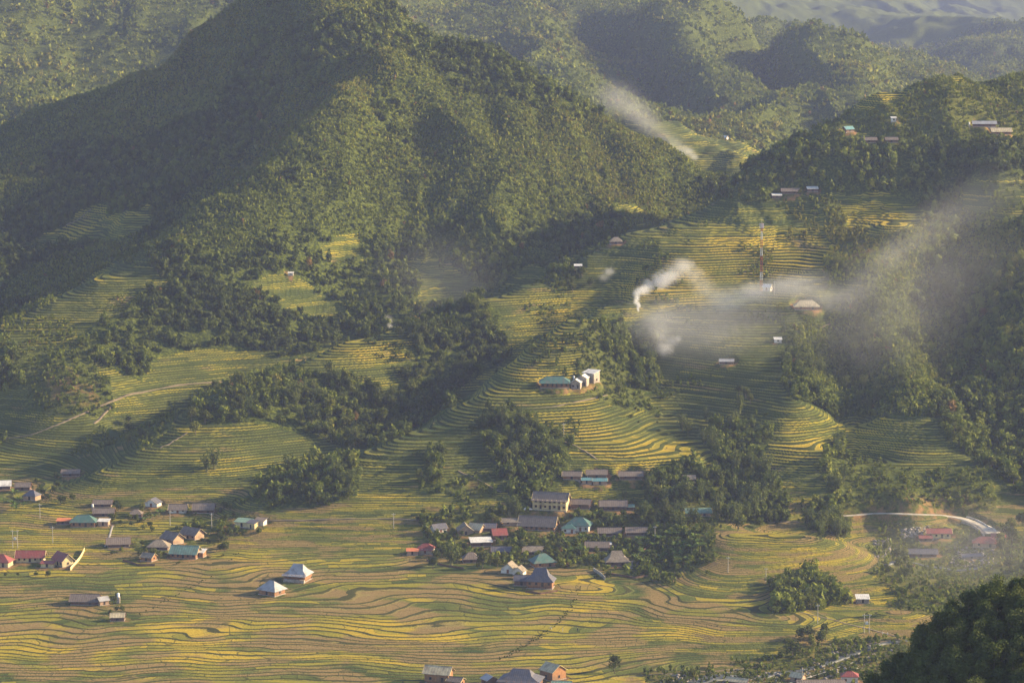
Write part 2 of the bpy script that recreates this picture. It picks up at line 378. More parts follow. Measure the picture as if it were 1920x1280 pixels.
    col = b.mix(b.math('MULTIPLY', b.step(.35, .7, fine), .35), col, b.mix(.5, col, (0.0,0.0,0.0)), 'MIX')
    hgt = b.math('ADD', b.math('MULTIPLY', fine, .6), b.math('MULTIPLY', b.math('SUBTRACT', 1.0, riser), .0))
    return b.surf(col, 1.0, bump=hgt, bstr=.9, bdist=1.2, spec=.05)
def plain(name, col, var=.25, scale=1.5, rough=.9, spec=.2, stripes=0, axis=0):
    b = NB(name); tc = b.n('ShaderNodeTexCoord').outputs['Object']
    f = b.noise(tc, scale, 4.0, .6); c0 = tuple(c*(1-var) for c in col); c1 = tuple(min(1, c*(1+var)) for c in col)
    c = b.mix(b.step(.3, .7, f), c0, c1); bump = f
    if stripes:
        sp = b.n('ShaderNodeSeparateXYZ'); b.t.links.new(tc, sp.inputs[0])
        s_ = b.math('SINE', b.math('MULTIPLY', sp.outputs[axis], stripes)); s_ = b.math('MULTIPLY_ADD', s_, .5, .5)
        c = b.mix(b.math('MULTIPLY', s_, .35), c, tuple(x*.6 for x in col)); bump = s_
    st = b.noise(tc, .35, 3.0); c = b.mix(b.math('MULTIPLY', b.step(.45, .7, st), .5), c, (.15,.12,.095))
    return b.surf(c, rough, bump=bump, bstr=.4, bdist=.08, spec=spec)
def foliage_mat(name, cols, attr=False, scale=.35, trans=(.10,.14,.03)):
    "leaf colour: a tint per plant plus clumps of leaf tone"
    b = NB(name); tc = b.n('ShaderNodeTexCoord').outputs['Object']
    if attr: rnd = b.n('ShaderNodeAttribute', attribute_name='tint').outputs['Fac']
    else: rnd = b.n('ShaderNodeObjectInfo').outputs['Random']
    k = len(cols); col = b.ramp(rnd, [(i/(k-1), c) for i, c in enumerate(cols)])
    nz = b.noise(tc, scale, 3.0, .6)
    col = b.mix(b.step(.3, .72, nz), b.mix(.5, col, (.012,.022,.006)), b.mix(.22, col, (.20,.22,.05)))
    tr = b.mix(.5, col, trans)
    return b.surf(col, .75, spec=.12, sss=tr)
M = {}
M['land'] = ground_material()
M['path'] = plain('path', (.18,.145,.095), .25, .3); M['concrete'] = plain('concrete', (.38,.35,.30), .15, .4)
M['teal'] = plain('teal_roof', (.07,.15,.13), .15, .6, .55, .35, 9); M['brown'] = plain('fibre_roof', (.185,.15,.128), .22, .7, .9, .2, 6)
M['grey'] = plain('tin_grey', (.36,.355,.36), .12, .6, .5, .4, 8); M['white'] = plain('tin_white', (.66,.64,.60), .12, .5, .5, .4, 7)
M['red'] = plain('red_roof', (.26,.07,.06), .15, .8, .6, .3, 8); M['slate'] = plain('slate_roof', (.105,.105,.13), .2, .8, .7, .3, 7)
M['thatch'] = plain('thatch', (.24,.20,.155), .3, 1.5, 1, .05); M['mint'] = plain('green_sheets', (.17,.27,.21), .25, .7, .7, .3, 5)
M['straw_roof'] = plain('pale_sheets', (.50,.42,.27), .2, .8, .8, .2, 5); M['orange_tarp'] = plain('orange_sheet', (.52,.17,.08), .1, .6)
M['cyan'] = plain('blue_sheets', (.12,.27,.29), .12, .6, .6, .3, 6)
M['wood'] = plain('warm_wood', (.30,.15,.07), .25, .9, .8, .2, 4); M['darkwood'] = plain('dark_wood', (.15,.085,.06), .25, .9)
M['cream'] = plain('cream_wall', (.60,.48,.26), .08, .5); M['whitewash'] = plain('white_wall', (.66,.62,.56), .1, .5)
M['stone'] = plain('stone_wall', (.36,.31,.26), .3, 1.8); M['earth'] = plain('earth_wall', (.40,.26,.17), .2, .8)
M['glass'] = NB('dark_pane').surf((.02,.022,.028), .2, spec=.5); M['dark'] = plain('opening_shade_and_tyre', (.035,.03,.028), .2)  # shade of doorways and unglazed windows put into a near-black colour; wheels share it
M['steel'] = plain('steel', (.55,.55,.54), .1, 1, .5, .5); M['redpaint'] = plain('red_paint', (.34,.07,.05), .1); M['whitepaint'] = plain('white_paint', (.75,.74,.72), .05)
M['bark'] = plain('bark', (.15,.12,.09), .3, 2); M['rock'] = plain('rock', (.25,.225,.20), .3, .6); M['rust'] = plain('rust_door', (.23,.10,.05), .2)
M['skin'] = NB('skin').surf((.36,.22,.15), .6); M['cloth_w'] = plain('pale_cloth', (.62,.58,.52), .1); M['cloth_d'] = plain('dark_cloth', (.05,.05,.09), .1); M['cloth_r'] = plain('red_cloth', (.4,.08,.06), .1)
G_ = [(.044,.058,.013), (.080,.095,.018), (.13,.145,.022), (.18,.18,.028), (.09,.10,.018)]
M['leaf'] = foliage_mat('broad_leaves', G_); M['leaf_dark'] = foliage_mat('dark_leaves', [(.046,.064,.018), (.075,.095,.024), (.055,.075,.024)], trans=(.05,.08,.02))
M['bamboo'] = foliage_mat('bamboo_leaves', [(.07,.10,.024), (.10,.135,.030), (.13,.15,.036), (.085,.12,.028)], scale=.5)
M['banana'] = foliage_mat('banana_leaves', [(.09,.16,.03), (.13,.19,.045)], scale=.8, trans=(.2,.3,.04))
M['gold_leaf'] = foliage_mat('autumn_leaves', [(.28,.17,.04), (.20,.16,.04)]); M['culm'] = plain('culms', (.20,.20,.08), .2)
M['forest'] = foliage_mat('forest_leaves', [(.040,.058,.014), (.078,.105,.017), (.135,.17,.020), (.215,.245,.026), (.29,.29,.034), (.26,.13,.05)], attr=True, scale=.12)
# ---------------------------------------------------------------- land cover, drawn as areas
def inpoly(u, v, poly):
    r = np.zeros(u.shape, bool); n = len(poly)
    for i in range(n):
        x0, y0 = poly[i]; x1, y1 = poly[(i+1)%n]
        if y0 == y1: continue
        c = ((y0 > v) != (y1 > v)) & (u < (x1-x0)*(v-y0)/(y1-y0)+x0); r ^= c
    return r
A_TERR_M = [  # terraced fields on the great mountain
 [(268,470),(332,520),(300,545),(232,585),(160,640),(60,650),(0,645),(-150,720),(-250,740),(-200,700),(0,602),(90,552),(180,502)],
 [(112,425),(172,392),(300,388),(288,425),(200,455),(40,470),(60,440)],
 [(602,452),(700,450),(692,488),(610,484)], [(782,468),(822,472),(905,570),(800,575)], [(500,540),(560,512),(685,585),(560,600)],
 [(270,700),(300,672),(420,655),(520,668),(560,680),(430,735),(300,790)], [(1150,390),(1200,388),(1205,400),(1155,402)]]
A_WOOD = [  # groves and woods below the mountain
 [(745,600),(830,565),(900,560),(965,600),(960,650),(930,680),(880,720),(840,752),(740,812),(660,838),(600,815),(650,760),(735,740),(760,690),(742,640)],
 [(470,705),(560,690),(640,700),(700,725),(740,750),(740,812),(640,825),(500,800),(440,792),(350,790),(355,765),(430,730)],
 [(1480,620),(1560,600),(1580,560),(1620,500),(1700,430),(1780,380),(1840,395),(1930,410),(2300,400),(2300,940),(1900,945),(1850,890),(1760,790),(1700,780),(1570,778),(1500,735),(1460,680)],
 [(1310,350),(1400,290),(1500,245),(1585,258),(1700,275),(1920,268),(2300,260),(2300,330),(1830,328),(1790,350),(1790,385),(1745,410),(1700,385),(1640,365),(1530,352),(1440,362),(1330,375)],
 [(1120,600),(1180,590),(1190,645),(1165,695),(1135,660)], [(1040,505),(1100,505),(1110,540),(1060,560)],
 [(1540,470),(1600,480),(1600,530),(1540,540)], [(1200,640),(1240,650),(1235,720),(1200,740),(1170,700)],
 [(1190,885),(1280,860),(1350,880),(1460,900),(1460,985),(1300,985),(1200,960)],
 [(905,765),(960,760),(1010,790),(1065,830),(1055,870),(1040,950),(1000,960),(960,930),(930,850)],
 [(1495,945),(1590,965),(1590,1010),(1500,1000)], [(1440,1085),(1560,1080),(1600,1130),(1440,1145)],
 [(790,840),(830,850),(830,920),(780,910)], [(590,860),(660,870),(660,930),(500,960),(470,930),(500,905)],
 [(1560,790),(1580,860),(1560,960),(1530,940),(1540,860)], [(1300,800),(1400,790),(1440,860),(1440,900),(1350,885)],
 [(1600,880),(1860,890),(1860,955),(1560,955)], [(0,640),(30,645),(35,720),(-100,760),(-100,640)]]
A_SCRUB = [  # rough open slopes, no terraces
 [(1545,415),(1650,440),(1700,430),(1620,505),(1570,530),(1550,470)], [(40,650),(160,640),(210,700),(200,770),(100,790),(40,770)],
 [(1080,590),(1120,590),(1140,660),(1180,700),(1240,790),(1180,770),(1110,730)], [(1530,225),(1640,185),(1740,160),(1920,130),(2300,90),(2300,270),(1920,268),(1700,275),(1560,250)],
 [(1500,365),(1560,375),(1580,420),(1545,430)], [(1560,860),(1860,890),(1870,965),(1560,965)],
 [(820,900),(930,890),(940,940),(860,950)], [(240,800),(330,760),(330,800),(250,850)], [(1150,1045),(1230,1050),(1260,1080),(1120,1080)],
 [(1660,985),(1900,985),(2100,1000),(2100,1180),(1700,1150),(1640,1080)], [(1385,1240),(1560,1202),(1690,1196),(1700,1300),(1385,1300)], [(1215,1264),(1385,1250),(1385,1300),(1200,1300)],
 [(780,960),(1350,940),(1340,1050),(1220,1070),(1150,1075),(1060,1080),(900,1060),(790,1045)]]
A_GOLD = [  # ripe fields; sunlit slopes are yellowed further, light put into the crop colour
 ([(1000,770),(1120,760),(1210,810),(1235,865),(1180,880),(1060,840),(990,800)], .55), ([(1000,590),(1130,560),(1110,690),(1000,700),(940,720)], .25),
 ([(1330,430),(1540,430),(1570,510),(1340,520)], .55), ([(1560,370),(1700,370),(1700,430),(1570,430)], .5), ([(1180,480),(1330,490),(1330,600),(1190,590)], .5),
 ([(290,1175),(420,1165),(480,1250),(420,1275),(290,1250)], .6), ([(-50,1190),(200,1200),(210,1240),(-50,1240)], .5), ([(500,1160),(590,1165),(590,1200),(490,1185)], .5),
 ([(880,1100),(1085,1100),(1085,1130),(860,1130)], .5), ([(1080,1090),(1170,1110),(1170,1160),(1080,1150)], .45), ([(650,1135),(720,1140),(860,1190),(840,1215),(640,1180)], .5),
 ([(1410,990),(1560,1030),(1580,1080),(1500,1090),(1400,1040)], .4), ([(1230,810),(1290,820),(1340,890),(1300,900)], .45), ([(1440,770),(1560,850),(1520,870),(1430,830)], .45),
 ([(1250,1160),(1400,1165),(1350,1200),(1250,1195)], .6), ([(540,640),(740,620),(745,690),(640,680)], .35), ([(440,1000),(540,1000),(530,1060),(420,1070)], .35),
 ([(0,950),(200,960),(210,1030),(0,1030)], .35), ([(1560,160),(2000,130),(2000,260),(1620,240)], .35), ([(1100,660),(1180,700),(1130,760),(1080,700)], .4),
 ([(1570,780),(1700,780),(1700,860),(1580,860)], .25), ([(40,440),(170,395),(200,410),(120,455)], .4)]
A_DIRT = [
 ([(1545,415),(1660,440),(1640,490),(1570,520)], .55), ([(50,660),(200,690),(200,770),(60,780)], .55), ([(860,900),(930,890),(930,930),(870,930)], .7),
 ([(1085,700),(1120,715),(1125,735),(1080,732)], .9), ([(1400,990),(1530,1000),(1440,1008)], .6), ([(-50,1060),(300,1090),(420,1150),(250,1180),(-50,1180)], .42), ([(-50,1230),(280,1250),(600,1215),(1250,1215),(1250,1300),(-50,1300)], .42),
 ([(350,1080),(800,1100),(700,1150),(400,1160)], .34), ([(800,1140),(1250,1150),(1250,1215),(850,1200)], .3), ([(1720,930),(1810,940),(1830,975),(1700,968)], .7),
 ([(1780,225),(1900,235),(1890,258),(1780,248)], .8), ([(1640,350),(1700,365),(1600,372)], .6), ([(150,390),(190,385),(170,410),(120,430)], .8), ([(640,450),(690,448),(640,456)], .6),
 ([(-50,940),(250,950),(250,1050),(-50,1050)], .25), ([(1200,1230),(1430,1225),(1690,1195),(1690,1290),(1150,1290)], .5), ([(1150,1045),(1250,1055),(1230,1075)], .7), ([(900,960),(1200,950),(1200,1050),(900,1050)], .45)]
FOOTU = [-400,-100,0,200,320,430,560,740,880,1000,1150,1320,1330,2400]; FOOTY = [1700,1720,1735,1690,1690,1718,1750,1792,1834,1888,1950,2050,1995,2040]
def landcover(x, y, z):
    u0, v0 = proj(x, y, z)
    j1 = fbm(x, y, 45, 71, 5)*42; j2 = fbm(x, y, 45, 72, 5)*26; u = u0+j1; v = v0+j2
    upper = y > np.interp(u0, FOOTU, FOOTY)
    wood = np.zeros(x.shape); terr = np.ones(x.shape); gold = np.full(x.shape, .36); dirt = np.full(x.shape, .04)
    wood[upper] = 1; terr[upper] = 0
    front = (y < 2020)
    for a in A_TERR_M:
        k = inpoly(u, v, a) & (y > 1600) & (y < 2060); wood[k] = 0; terr[k] = 1; gold[k] = .30
    for a in A_WOOD:
        k = inpoly(u, v, a) & ~(upper & (u0 < 1300)) & front; wood[k] = 1; terr[k] = 0
    for a in A_SCRUB:
        k = inpoly(u, v, a) & ~(upper & (u0 < 1300) & (v0 < 640)) & front; wood[k] = 0; terr[k] = 0
    k = (y > 2200) & (y < 2520) & (u > 1170) & (u < 1450) & (v > 222); wood[k] = 0; terr[k] = .8; gold[k] = .25
    for a, g in A_GOLD: k = inpoly(u, v, a) & front; gold[k] = np.maximum(gold[k], .40+g*.95)
    for a, g in A_DIRT: k = inpoly(u, v, a) & front; dirt[k] = np.maximum(dirt[k], g)
    shade = (y < 2000) & (y > 1470) & ~upper; gold = np.where(shade & (gold < .4), .20, gold)  # shade put into the crop colour: slopes outside the gold areas turn greener
    lowv = (z < 26) & (y < 1560); dirt = np.where(lowv, np.maximum(dirt, .45), dirt); gold = np.where(lowv, gold+.04, gold)
    fr = (y > 2600); gold[fr] = .3; dirt[fr] = .4; wood[fr] = 1
    nearh = y < 1000; wood[nearh] = 1; terr[nearh] = 0
    return terr, gold, dirt, wood
# ---------------------------------------------------------------- buildings: (u, v of the front foot, width, depth, wall height, roof kind, roof rise, yaw, roof, wall, options, name, label)
GV, GH, GL, GE = 'houses of the middle village', 'houses on the hillside', 'houses of the western hamlet', 'houses by the eastern stream'
HOUSES = [
 # foreground
 (818,1283,12,8,4.2,'gable',2.6,-16,'straw_roof','wood','s','wooden_house','wooden house with grey striped roof and bright orange gable at the bottom edge',None),
 (850,1288,7,6,3,'gable',1.4,-22,'brown','wood','d','shed','small brown shed right of the striped roofed wooden house at the bottom',None),
 (972,1292,19,11,4.5,'bell',4.2,-14,'slate','darkwood','v','wooden_house','big house with wide slate blue hipped roof at the bottom edge',None),
 (1024,1274,9,9,4.5,'gable',2.8,-48,'straw_roof','wood','d','wooden_house','small tall house with pale yellow roof behind the slate blue roof',None),
 (908,1284,6,6,3,'gable',1.6,-60,'grey','darkwood','','shed','small shed with light grey roof left of the slate blue roof',None),
 (1052,1296,9,6,3,'gable',1.4,-8,'mint','darkwood','','shed','shed with mint green sheet roof at the bottom edge',None),
 (1540,1292,22,7,2.6,'gable',1.3,3,'brown','darkwood','','long_house','long low brown roof at the bottom edge right of the stream rocks',None),
 (1492,1278,6,5,2.6,'gable',1.6,-30,'straw_roof','earth','','shed','small tan roofed shed beside the stream rocks at the bottom',None),
 (1593,1281,8,6,3.6,'hip',1.8,-5,'red','whitewash','w','house','house with dark red hipped roof at the foot of the dark near hill',None),
 (1380,1284,10,4,2.2,'gable',1.0,-28,'straw_roof','darkwood','','shed','low shed with pale plank roof right of the stream pool at the bottom',None),
 # wooden house and middle village
 (1011,1104,14,9,3.6,'bell',5.6,-10,'slate','wood','sw','stilt_house','orange wooden house with steep slate roof standing alone above the bright terraces',GV),
 (978,1098,8,7,3.0,'gable',2.2,-6,'slate','darkwood','','shed','dark annex left of the orange wooden house',GV),
 (1158,1061,12,9,3.2,'bell',4.6,4,'thatch','darkwood','d','thatched_house','thatched hipped house east of the village above the low stone wall',GV),
 (1119,1033,12,7,2.6,'gable',2.2,-3,'brown','darkwood','','house','brown gable house with white shed at its right, between thatched house and teal roofed villa',GV),
 (1140,1027,3.5,3,2.2,'mono',.5,0,'white','whitewash','','shed','tiny white roofed shed beside the brown gable house',GV),
 (1083,996,13,9,4.0,'hip',3.4,-12,'teal','whitewash','wd','villa','white walled villa with teal hipped roof in the middle village',GV),
 (1066,1000,8,6,3.2,'hip',1.8,-6,'teal','whitewash','w','annex','low teal roofed annex in front of the white walled villa',GV),
 (1031,956,20,8,6.4,'gable',3.4,-14,'brown','cream','2','school','two storey cream building with colonnade and brown roof',GV),
 (1087,954,11,7,3.2,'gable',2.0,-10,'brown','darkwood','d','house','brown roofed house joined to the right end of the two storey building',GV),
 (1150,957,15,7,3.0,'gable',2.4,0,'brown','darkwood','w','long_house','long brown roofed house right of the two storey cream building',GV),
 (1177,957,7,4,2.3,'mono',.6,-4,'mint','darkwood','','shed','low green lean-to at the right end of the long brown house',GV),
 (1072,899,10,6,2.6,'gable',1.8,-6,'brown','wood','d','house','brown house with orange gable, leftmost of the upper village row',GV),
 (1119,896,11,6,2.6,'gable',1.9,0,'brown','darkwood','','house','brown house behind the blue green sheds in the upper village row',GV),
 (1100,907,5.5,4,2.4,'gable',1.0,0,'cyan','earth','','shed','small blue sheet roofed shed in the upper village row',GV),
 (1125,909,8,4,2.6,'gable',1.2,0,'cyan','earth','','shed','wider blue green shed with reddish wall in the upper village row',GV),
 (1183,899,13,6,2.6,'gable',1.8,0,'brown','darkwood','','house','reddish brown roof at the right end of the upper village row',GV),
 (1006,994,21,10,3.0,'gable',4.4,-12,'brown','wood','wd','long_house','large brown roofed house with pointed orange gable in the village centre',GV),
 (938,1012,8,7,3,'gable',3.0,12,'red','darkwood','','house','house with dark red roof in the village centre',GV),
 (962,985,12,5,2.4,'gable',1.4,-4,'thatch','earth','','house','low tan roofed house behind the dark red roof',GV),
 (903,1024,11,6,2.6,'mono',1.4,10,'white','darkwood','','shed','open shed with white sheet roof left of the village centre',GV),
 (797,1038,9,6,3.2,'hip',2.2,-8,'red','whitewash','p','house','red roofed house with white porch columns at the west edge of the middle village',GV),
 (773,1041,6,4,2.6,'mono',.6,0,'orange_tarp','earth','','shed','low orange red shed left of the white porch columns',GV),
 (827,998,8,6,2.4,'gable',2.2,28,'slate','whitewash','','house','small dark roofed house at the western end of the village row',GV),
 (874,1003,9,9,2.6,'fgable',3.2,8,'thatch','earth','','house','thatched house showing its front gable, west part of the village',GV),
 (888,1000,8,7,2.6,'gable',2.6,-30,'straw_roof','earth','','house','house with yellowish roof right beside the thatched front gable',GV),
 (905,996,14,6,2.4,'gable',1.8,-4,'slate','darkwood','','long_house','dark grey long roof behind the yellowish roof',GV),
 (1000,1040,11,6,2.4,'gable',2.0,0,'thatch','darkwood','','house','olive grey roofed house half hidden by trees south of the large brown roof',GV),
 (1022,1063,12,9,3.2,'hip',3.6,18,'teal','wood','d','house','deep teal roofed wooden house above the orange wooden house',GV),
 (952,1075,8,7,2.6,'fgable',3.2,-18,'thatch','whitewash','','thatched_house','thatched cottage with pale posts, left of the deep teal roof',GV),
 (971,1078,6,5,2.4,'fgable',2.2,-22,'thatch','whitewash','','shed','small thatched shed right against the thatched cottage',GV),
 (884,1055,9,7,2.4,'hip',3.0,6,'brown','darkwood','','house','brown hipped roof between the round trees at the village foot',GV),
 (940,1040,10,6,2.4,'gable',1.8,0,'slate','darkwood','','house','grey roof right of the white sheet roofed shed',GV),
 (1143,1005,12,6,2.4,'gable',2.0,0,'brown','darkwood','','house','dim brown roofed house right of the teal roofed villa',GV),
 (1195,1004,12,6,2.4,'gable',2.0,0,'brown','darkwood','','house','dim brown roof in the shade at the east side of the village',GV),
 (1310,968,14,6,2.6,'gable',1.8,6,'mint','earth','','house','green grey roof half hidden under the tall eastern trees',GV),
 (1292,905,7,5,2.4,'gable',1.8,0,'thatch','darkwood','','hut','little thatched hut among trees below the small terraced spur',GV),
 (1618,1131,6.5,5,2.6,'mono',1.2,0,'white','stone','d','hut','hut with pale sheet roof alone below the terraced knoll',None),
 # western hamlet
 (553,1090,12,10,2.8,'bell',4.6,-18,'grey','wood','sp','stilt_house','grey pyramid roofed house in the fields, the farther of two',GL),
 (500,1116,11,9,3.4,'hip',3.8,-34,'grey','wood','d','house','light grey roofed house with orange wall in the fields, the nearer of two',GL),
 (157,1134,14,8,2.4,'gable',2.6,-4,'brown','darkwood','','long_house','long brown striped roof alone in the brown fields at the left',GL),
 (196,1134,5,5,2.6,'gable',1.5,30,'grey','earth','','shed','small grey shed right of the long brown striped roof',GL),
 (220,1164,7,5,2.2,'gable',1.6,2,'straw_roof','darkwood','','shed','little pale roofed shed in front of the garden trees at the left',GL),
 (343,1047,15,9,3.2,'gable',3.4,-12,'mint','wood','wd','wooden_house','wooden house with pale green roof and white awning',GL),
 (371,1045,6,6,3.0,'mono',.8,-12,'white','wood','','awning','white sloping sheet awning at the right end of the pale green roof',GL),
 (274,1052,7,6,2.4,'gable',1.8,-25,'thatch','wood','d','shed','small brown hut with orange end left of the pale green roof',GL),
 (314,1019,10,8,3.2,'gable',3.0,-42,'brown','earth','','house','brown roofed house with tan gable behind the pale green roof',GL),
 (352,1010,11,8,3.0,'gable',3.0,-36,'brown','earth','w','house','right of the paired brown roofs behind the pale green roof',GL),
 (296,1031,11,8,2.4,'hip',2.8,-4,'thatch','darkwood','','house','low wide thatch brown roof between trees in the western hamlet',GL),
 (222,1026,12,7,2.4,'gable',2.6,8,'brown','darkwood','','house','brown gable house beside the grey lane in the western hamlet',GL),
 (155,988,14,8,3.4,'hip',3.0,0,'teal','wood','wd','house','brown walled house with teal hipped roof beside yellow terraces',GL),
 (118,983,7,5,2.2,'mono',.5,0,'orange_tarp','darkwood','','shed','orange sheet lean-to left of the teal hipped roof',GL),
 (193,986,6,5,2.8,'mono',.5,-6,'white','earth','','annex','white roofed annex right of the teal hipped roof',GL),
 (194,968,11,6,2.4,'gable',1.9,0,'brown','darkwood','','house','brown roofed house just behind the teal hipped roof',GL),
 (192,950,10,5,2.2,'gable',1.6,0,'brown','darkwood','','house','dim brown roof, farthest back above the teal hipped roof',GL),
 (254,970,7,6,2.2,'hip',2.2,0,'brown','darkwood','','house','small rounded brown roof among garden shrubs of the western hamlet',GL),
 (283,950,8,6,2.4,'fgable',2.2,-20,'slate','whitewash','','house','dark roof with white gable at the back of the western hamlet',GL),
 (333,962,9.5,6,2.6,'gable',2.3,0,'brown','whitewash','w','house','left of two brown roofs in a row at the hamlet back',GL),
 (381,962,11.5,7,2.6,'gable',2.6,0,'brown','darkwood','','house','right of two brown roofs in a row at the hamlet back',GL),
 (453,988,9,6,3.0,'mono',1.0,-20,'mint','cream','','house','pale walled house with green grey flat roof west of the dirt road',GL),
 (470,991,5.5,5,3.4,'mono',.9,-30,'slate','cream','','annex','tall cream annex with dark roof beside the green grey flat roof',GL),
 (485,985,6,5,2.8,'mono',.8,-20,'brown','whitewash','','shed','dim grey walled shed, rightmost of the cream walled trio',GL),
 (-4,1063,12,8,3.4,'hip',3.0,-10,'red','cream','','school_house','red hipped roof cut off by the left edge',GL),
 (56,1054,15,7,3.2,'gable',2.8,0,'red','cream','w','school_house','long red roofed school house with yellow end wall',GL),
 (108,1060,11,7,3.6,'gable',3.2,-52,'red','cream','wd','school_house','red roofed school house turned sideways with bright yellow gable',GL),
 (88,1064,7,4,2.4,'mono',.6,-8,'red','cream','','porch','low red porch roof in front of the turned school house',GL),
 (2,918,11,7,2.8,'gable',2.2,8,'white','darkwood','','house','white tin roof at the far left edge above the fields',GL),
 (42,920,9,6,2.6,'gable',2.0,0,'brown','darkwood','','house','dark brown roof right of the white tin roof at the left edge',GL),
 (55,938,8,7,3.0,'hip',2.6,-20,'slate','earth','','house','grey hipped house with tan wall below the dark brown roof at the left edge',GL),
 (132,893,10,5,2.4,'gable',1.6,0,'brown','darkwood','','house','faint grey brown roof among trees in the upper left fields',GL),
 # hillside
 (1040,727,18,9,3.9,'hip',2.6,-2,'teal','wood','vw','lodge','long lodge with green roof and open red brown veranda on the golden spur',GH),
 (1079,729,6,7,4.1,'fgable',1.8,-12,'white','stone','w','cottage','nearest stone cottage right of the green roofed lodge',GH),
 (1091,724,6,7,5.2,'fgable',1.6,-16,'white','stone','w','cottage','middle stone cottage right of the green roofed lodge',GH),
 (1103,717,8.5,7,6,'mono',1.2,-34,'white','stone','d','cottage','tallest stone cottage with slanted white roof, rightmost beside the lodge',GH),
 (1437,546,5.5,4,3.0,'gable',1.6,-28,'white','whitewash','d','hut','small white hut at the foot of the red and white mast',GH),
 (1513,581,16,8,2.8,'hip',3.2,0,'straw_roof','wood','d','house','large pale pinkish roof in the drifting smoke',GH),
 (1457,372,6.5,4,2.2,'mono',.9,0,'white','darkwood','','shed','small white roof at the top edge of the terraces',GH),
 (1482,364,12,5,2.4,'gable',1.6,0,'brown','darkwood','','house','dim brown roof between two white roofs under the hilltop wood',GH),
 (1524,360,7.5,5,2.4,'mono',1.1,0,'white','darkwood','','shed','white roof under a leafless tree, below the hilltop wood',GH),
 (1594,248,8,5,2.4,'gable',1.8,35,'cyan','darkwood','','house','bluish roof half hidden on the hilltop ridge',GH),
 (1630,268,10,5,2.4,'gable',1.6,0,'brown','darkwood','','house','left brown roof in the hilltop clearing',GH),
 (1672,268,9,5,2.4,'gable',1.6,0,'brown','darkwood','','house','right brown roof in the hilltop clearing',GH),
 (1676,229,3.5,4,3.2,'mono',.4,0,'white','whitewash','','shed','tiny white box shed above the hilltop clearing',GH),
 (1846,238,17,5,2.6,'gable',1.6,-3,'grey','darkwood','','long_house','long blue grey roof on the bare red bank at the right edge',GH),
 (1878,252,14,6,2.8,'gable',1.8,0,'straw_roof','wood','p','long_house','tan roofed wooden long house in front of the blue grey roof',GH),
 (1155,458,8.5,6,2.2,'hip',2.6,0,'thatch','darkwood','','hut','thatched hut high on the back spur',GH),
 (1084,504,5,4,2.2,'mono',.6,0,'white','darkwood','','shed','white roof beside the grove on the back spur',GH),
 (1459,643,4.5,4,2.4,'mono',.8,0,'white','whitewash','','hut','tiny pale hut above the bamboo slope',GH),
 (1362,683,9,5,2.0,'gable',1.2,-6,'grey','darkwood','','house','pale tin roof half hidden behind bamboo in the smoky gully',GH),
 (1357,262,6,5,2.4,'gable',1.5,-30,'white','whitewash','','house','lonely white house in the far green gap',None),
 (545,517,3.5,3,2.0,'mono',.5,0,'white','whitewash','','hut','tiny pale hut in the valley between dark woods',None),
 # eastern stream
 (1761,1009,13.5,6,3.4,'gable',1.8,0,'red','cream','w','house','long cream walled house with red roof below the road bend',GE),
 (1736,1015,7,4,2.2,'gable',1.2,0,'red','darkwood','','shed','small dull red shed left of the cream walled house',GE),
 (1846,1026,13,8,3.0,'hip',2.6,-10,'red','earth','','house','dull maroon hipped roof below the concrete road',GE),
 (1872,1014,8,5,2.4,'mono',.9,-10,'red','earth','','annex','pinkish flat roof behind the maroon hipped roof',GE),
 (1727,1044,18,6,2.4,'gable',1.8,-2,'slate','darkwood','','long_house','long dark grey roof in the smoky stream valley',GE),
 (1822,1047,10,5,1.6,'gable',.9,8,'slate','stone','','shed','collapsed grey shed among rubble below the maroon roof',GE),
]
HOUSES = [(a[0], a[1], a[2]*.88, a[3]*.88, a[4]*.93, a[5], a[6]*.9)+a[7:] for a in HOUSES]
HPOS = []; PADS = []
uu = np.array([h[0] for h in HOUSES], float); vv = np.array([h[1] for h in HOUSES], float)
hx, hy, hz = cast(HB, uu, np.minimum(vv, 1400))
for i, h in enumerate(HOUSES):
    yaw = math.radians(h[7]); d = h[3]
    cx, cy = hx[i]-math.sin(yaw)*d/2, hy[i]+math.cos(yaw)*d/2
    HPOS.append((cx, cy, hz[i], yaw)); PADS.append((cx, cy, max(h[2], d)*.5+.6, hz[i], 3.5))
PADMASK = np.zeros(GX.shape)
def flatten(px, py, r, z0, soft):
    i0, i1 = np.searchsorted(ROWS, [py-r-soft-2, py+r+soft+2]); sl = slice(max(i0-1, 0), i1+1)
    d = np.hypot(GX[sl]-px, GY[sl]-py); w_ = 1-sstep(r, r+soft, d)
    HB[sl] = HB[sl]*(1-w_)+z0*w_; PADMASK[sl] = np.maximum(PADMASK[sl], w_)
for p in PADS: flatten(*p)
# road round the eastern valley, on a levelled bed
def trace(pts, F, n=2.0):
    q = np.array(pts, float); seg = np.hypot(*np.diff(q, axis=0).T); t = np.concatenate([[0], np.cumsum(seg)]); k = max(2, int(t[-1]/n))
    tt = np.linspace(0, t[-1], k); u = np.interp(tt, t, q[:, 0]); v = np.interp(tt, t, q[:, 1])
    u = u+1.6*vnoise(tt, tt*0+t[-1], 22, 9); v = v+1.0*vnoise(tt, tt*0+t[-1], 18, 10); x, y, z = cast(F, u, v)
    for _ in range(3):
        x[1:-1] = (x[:-2]+2*x[1:-1]+x[2:])/4; y[1:-1] = (y[:-2]+2*y[1:-1]+y[2:])/4
    return x, y
ROAD = trace([(1580,966),(1640,964),(1720,962),(1780,965),(1815,972),(1845,983),(1862,1000)], HB, 4)
rz_ = grid_lookup(HB, *ROAD)
for _ in range(40): rz_[1:-1] = (rz_[:-2]+rz_[1:-1]+rz_[2:])/3
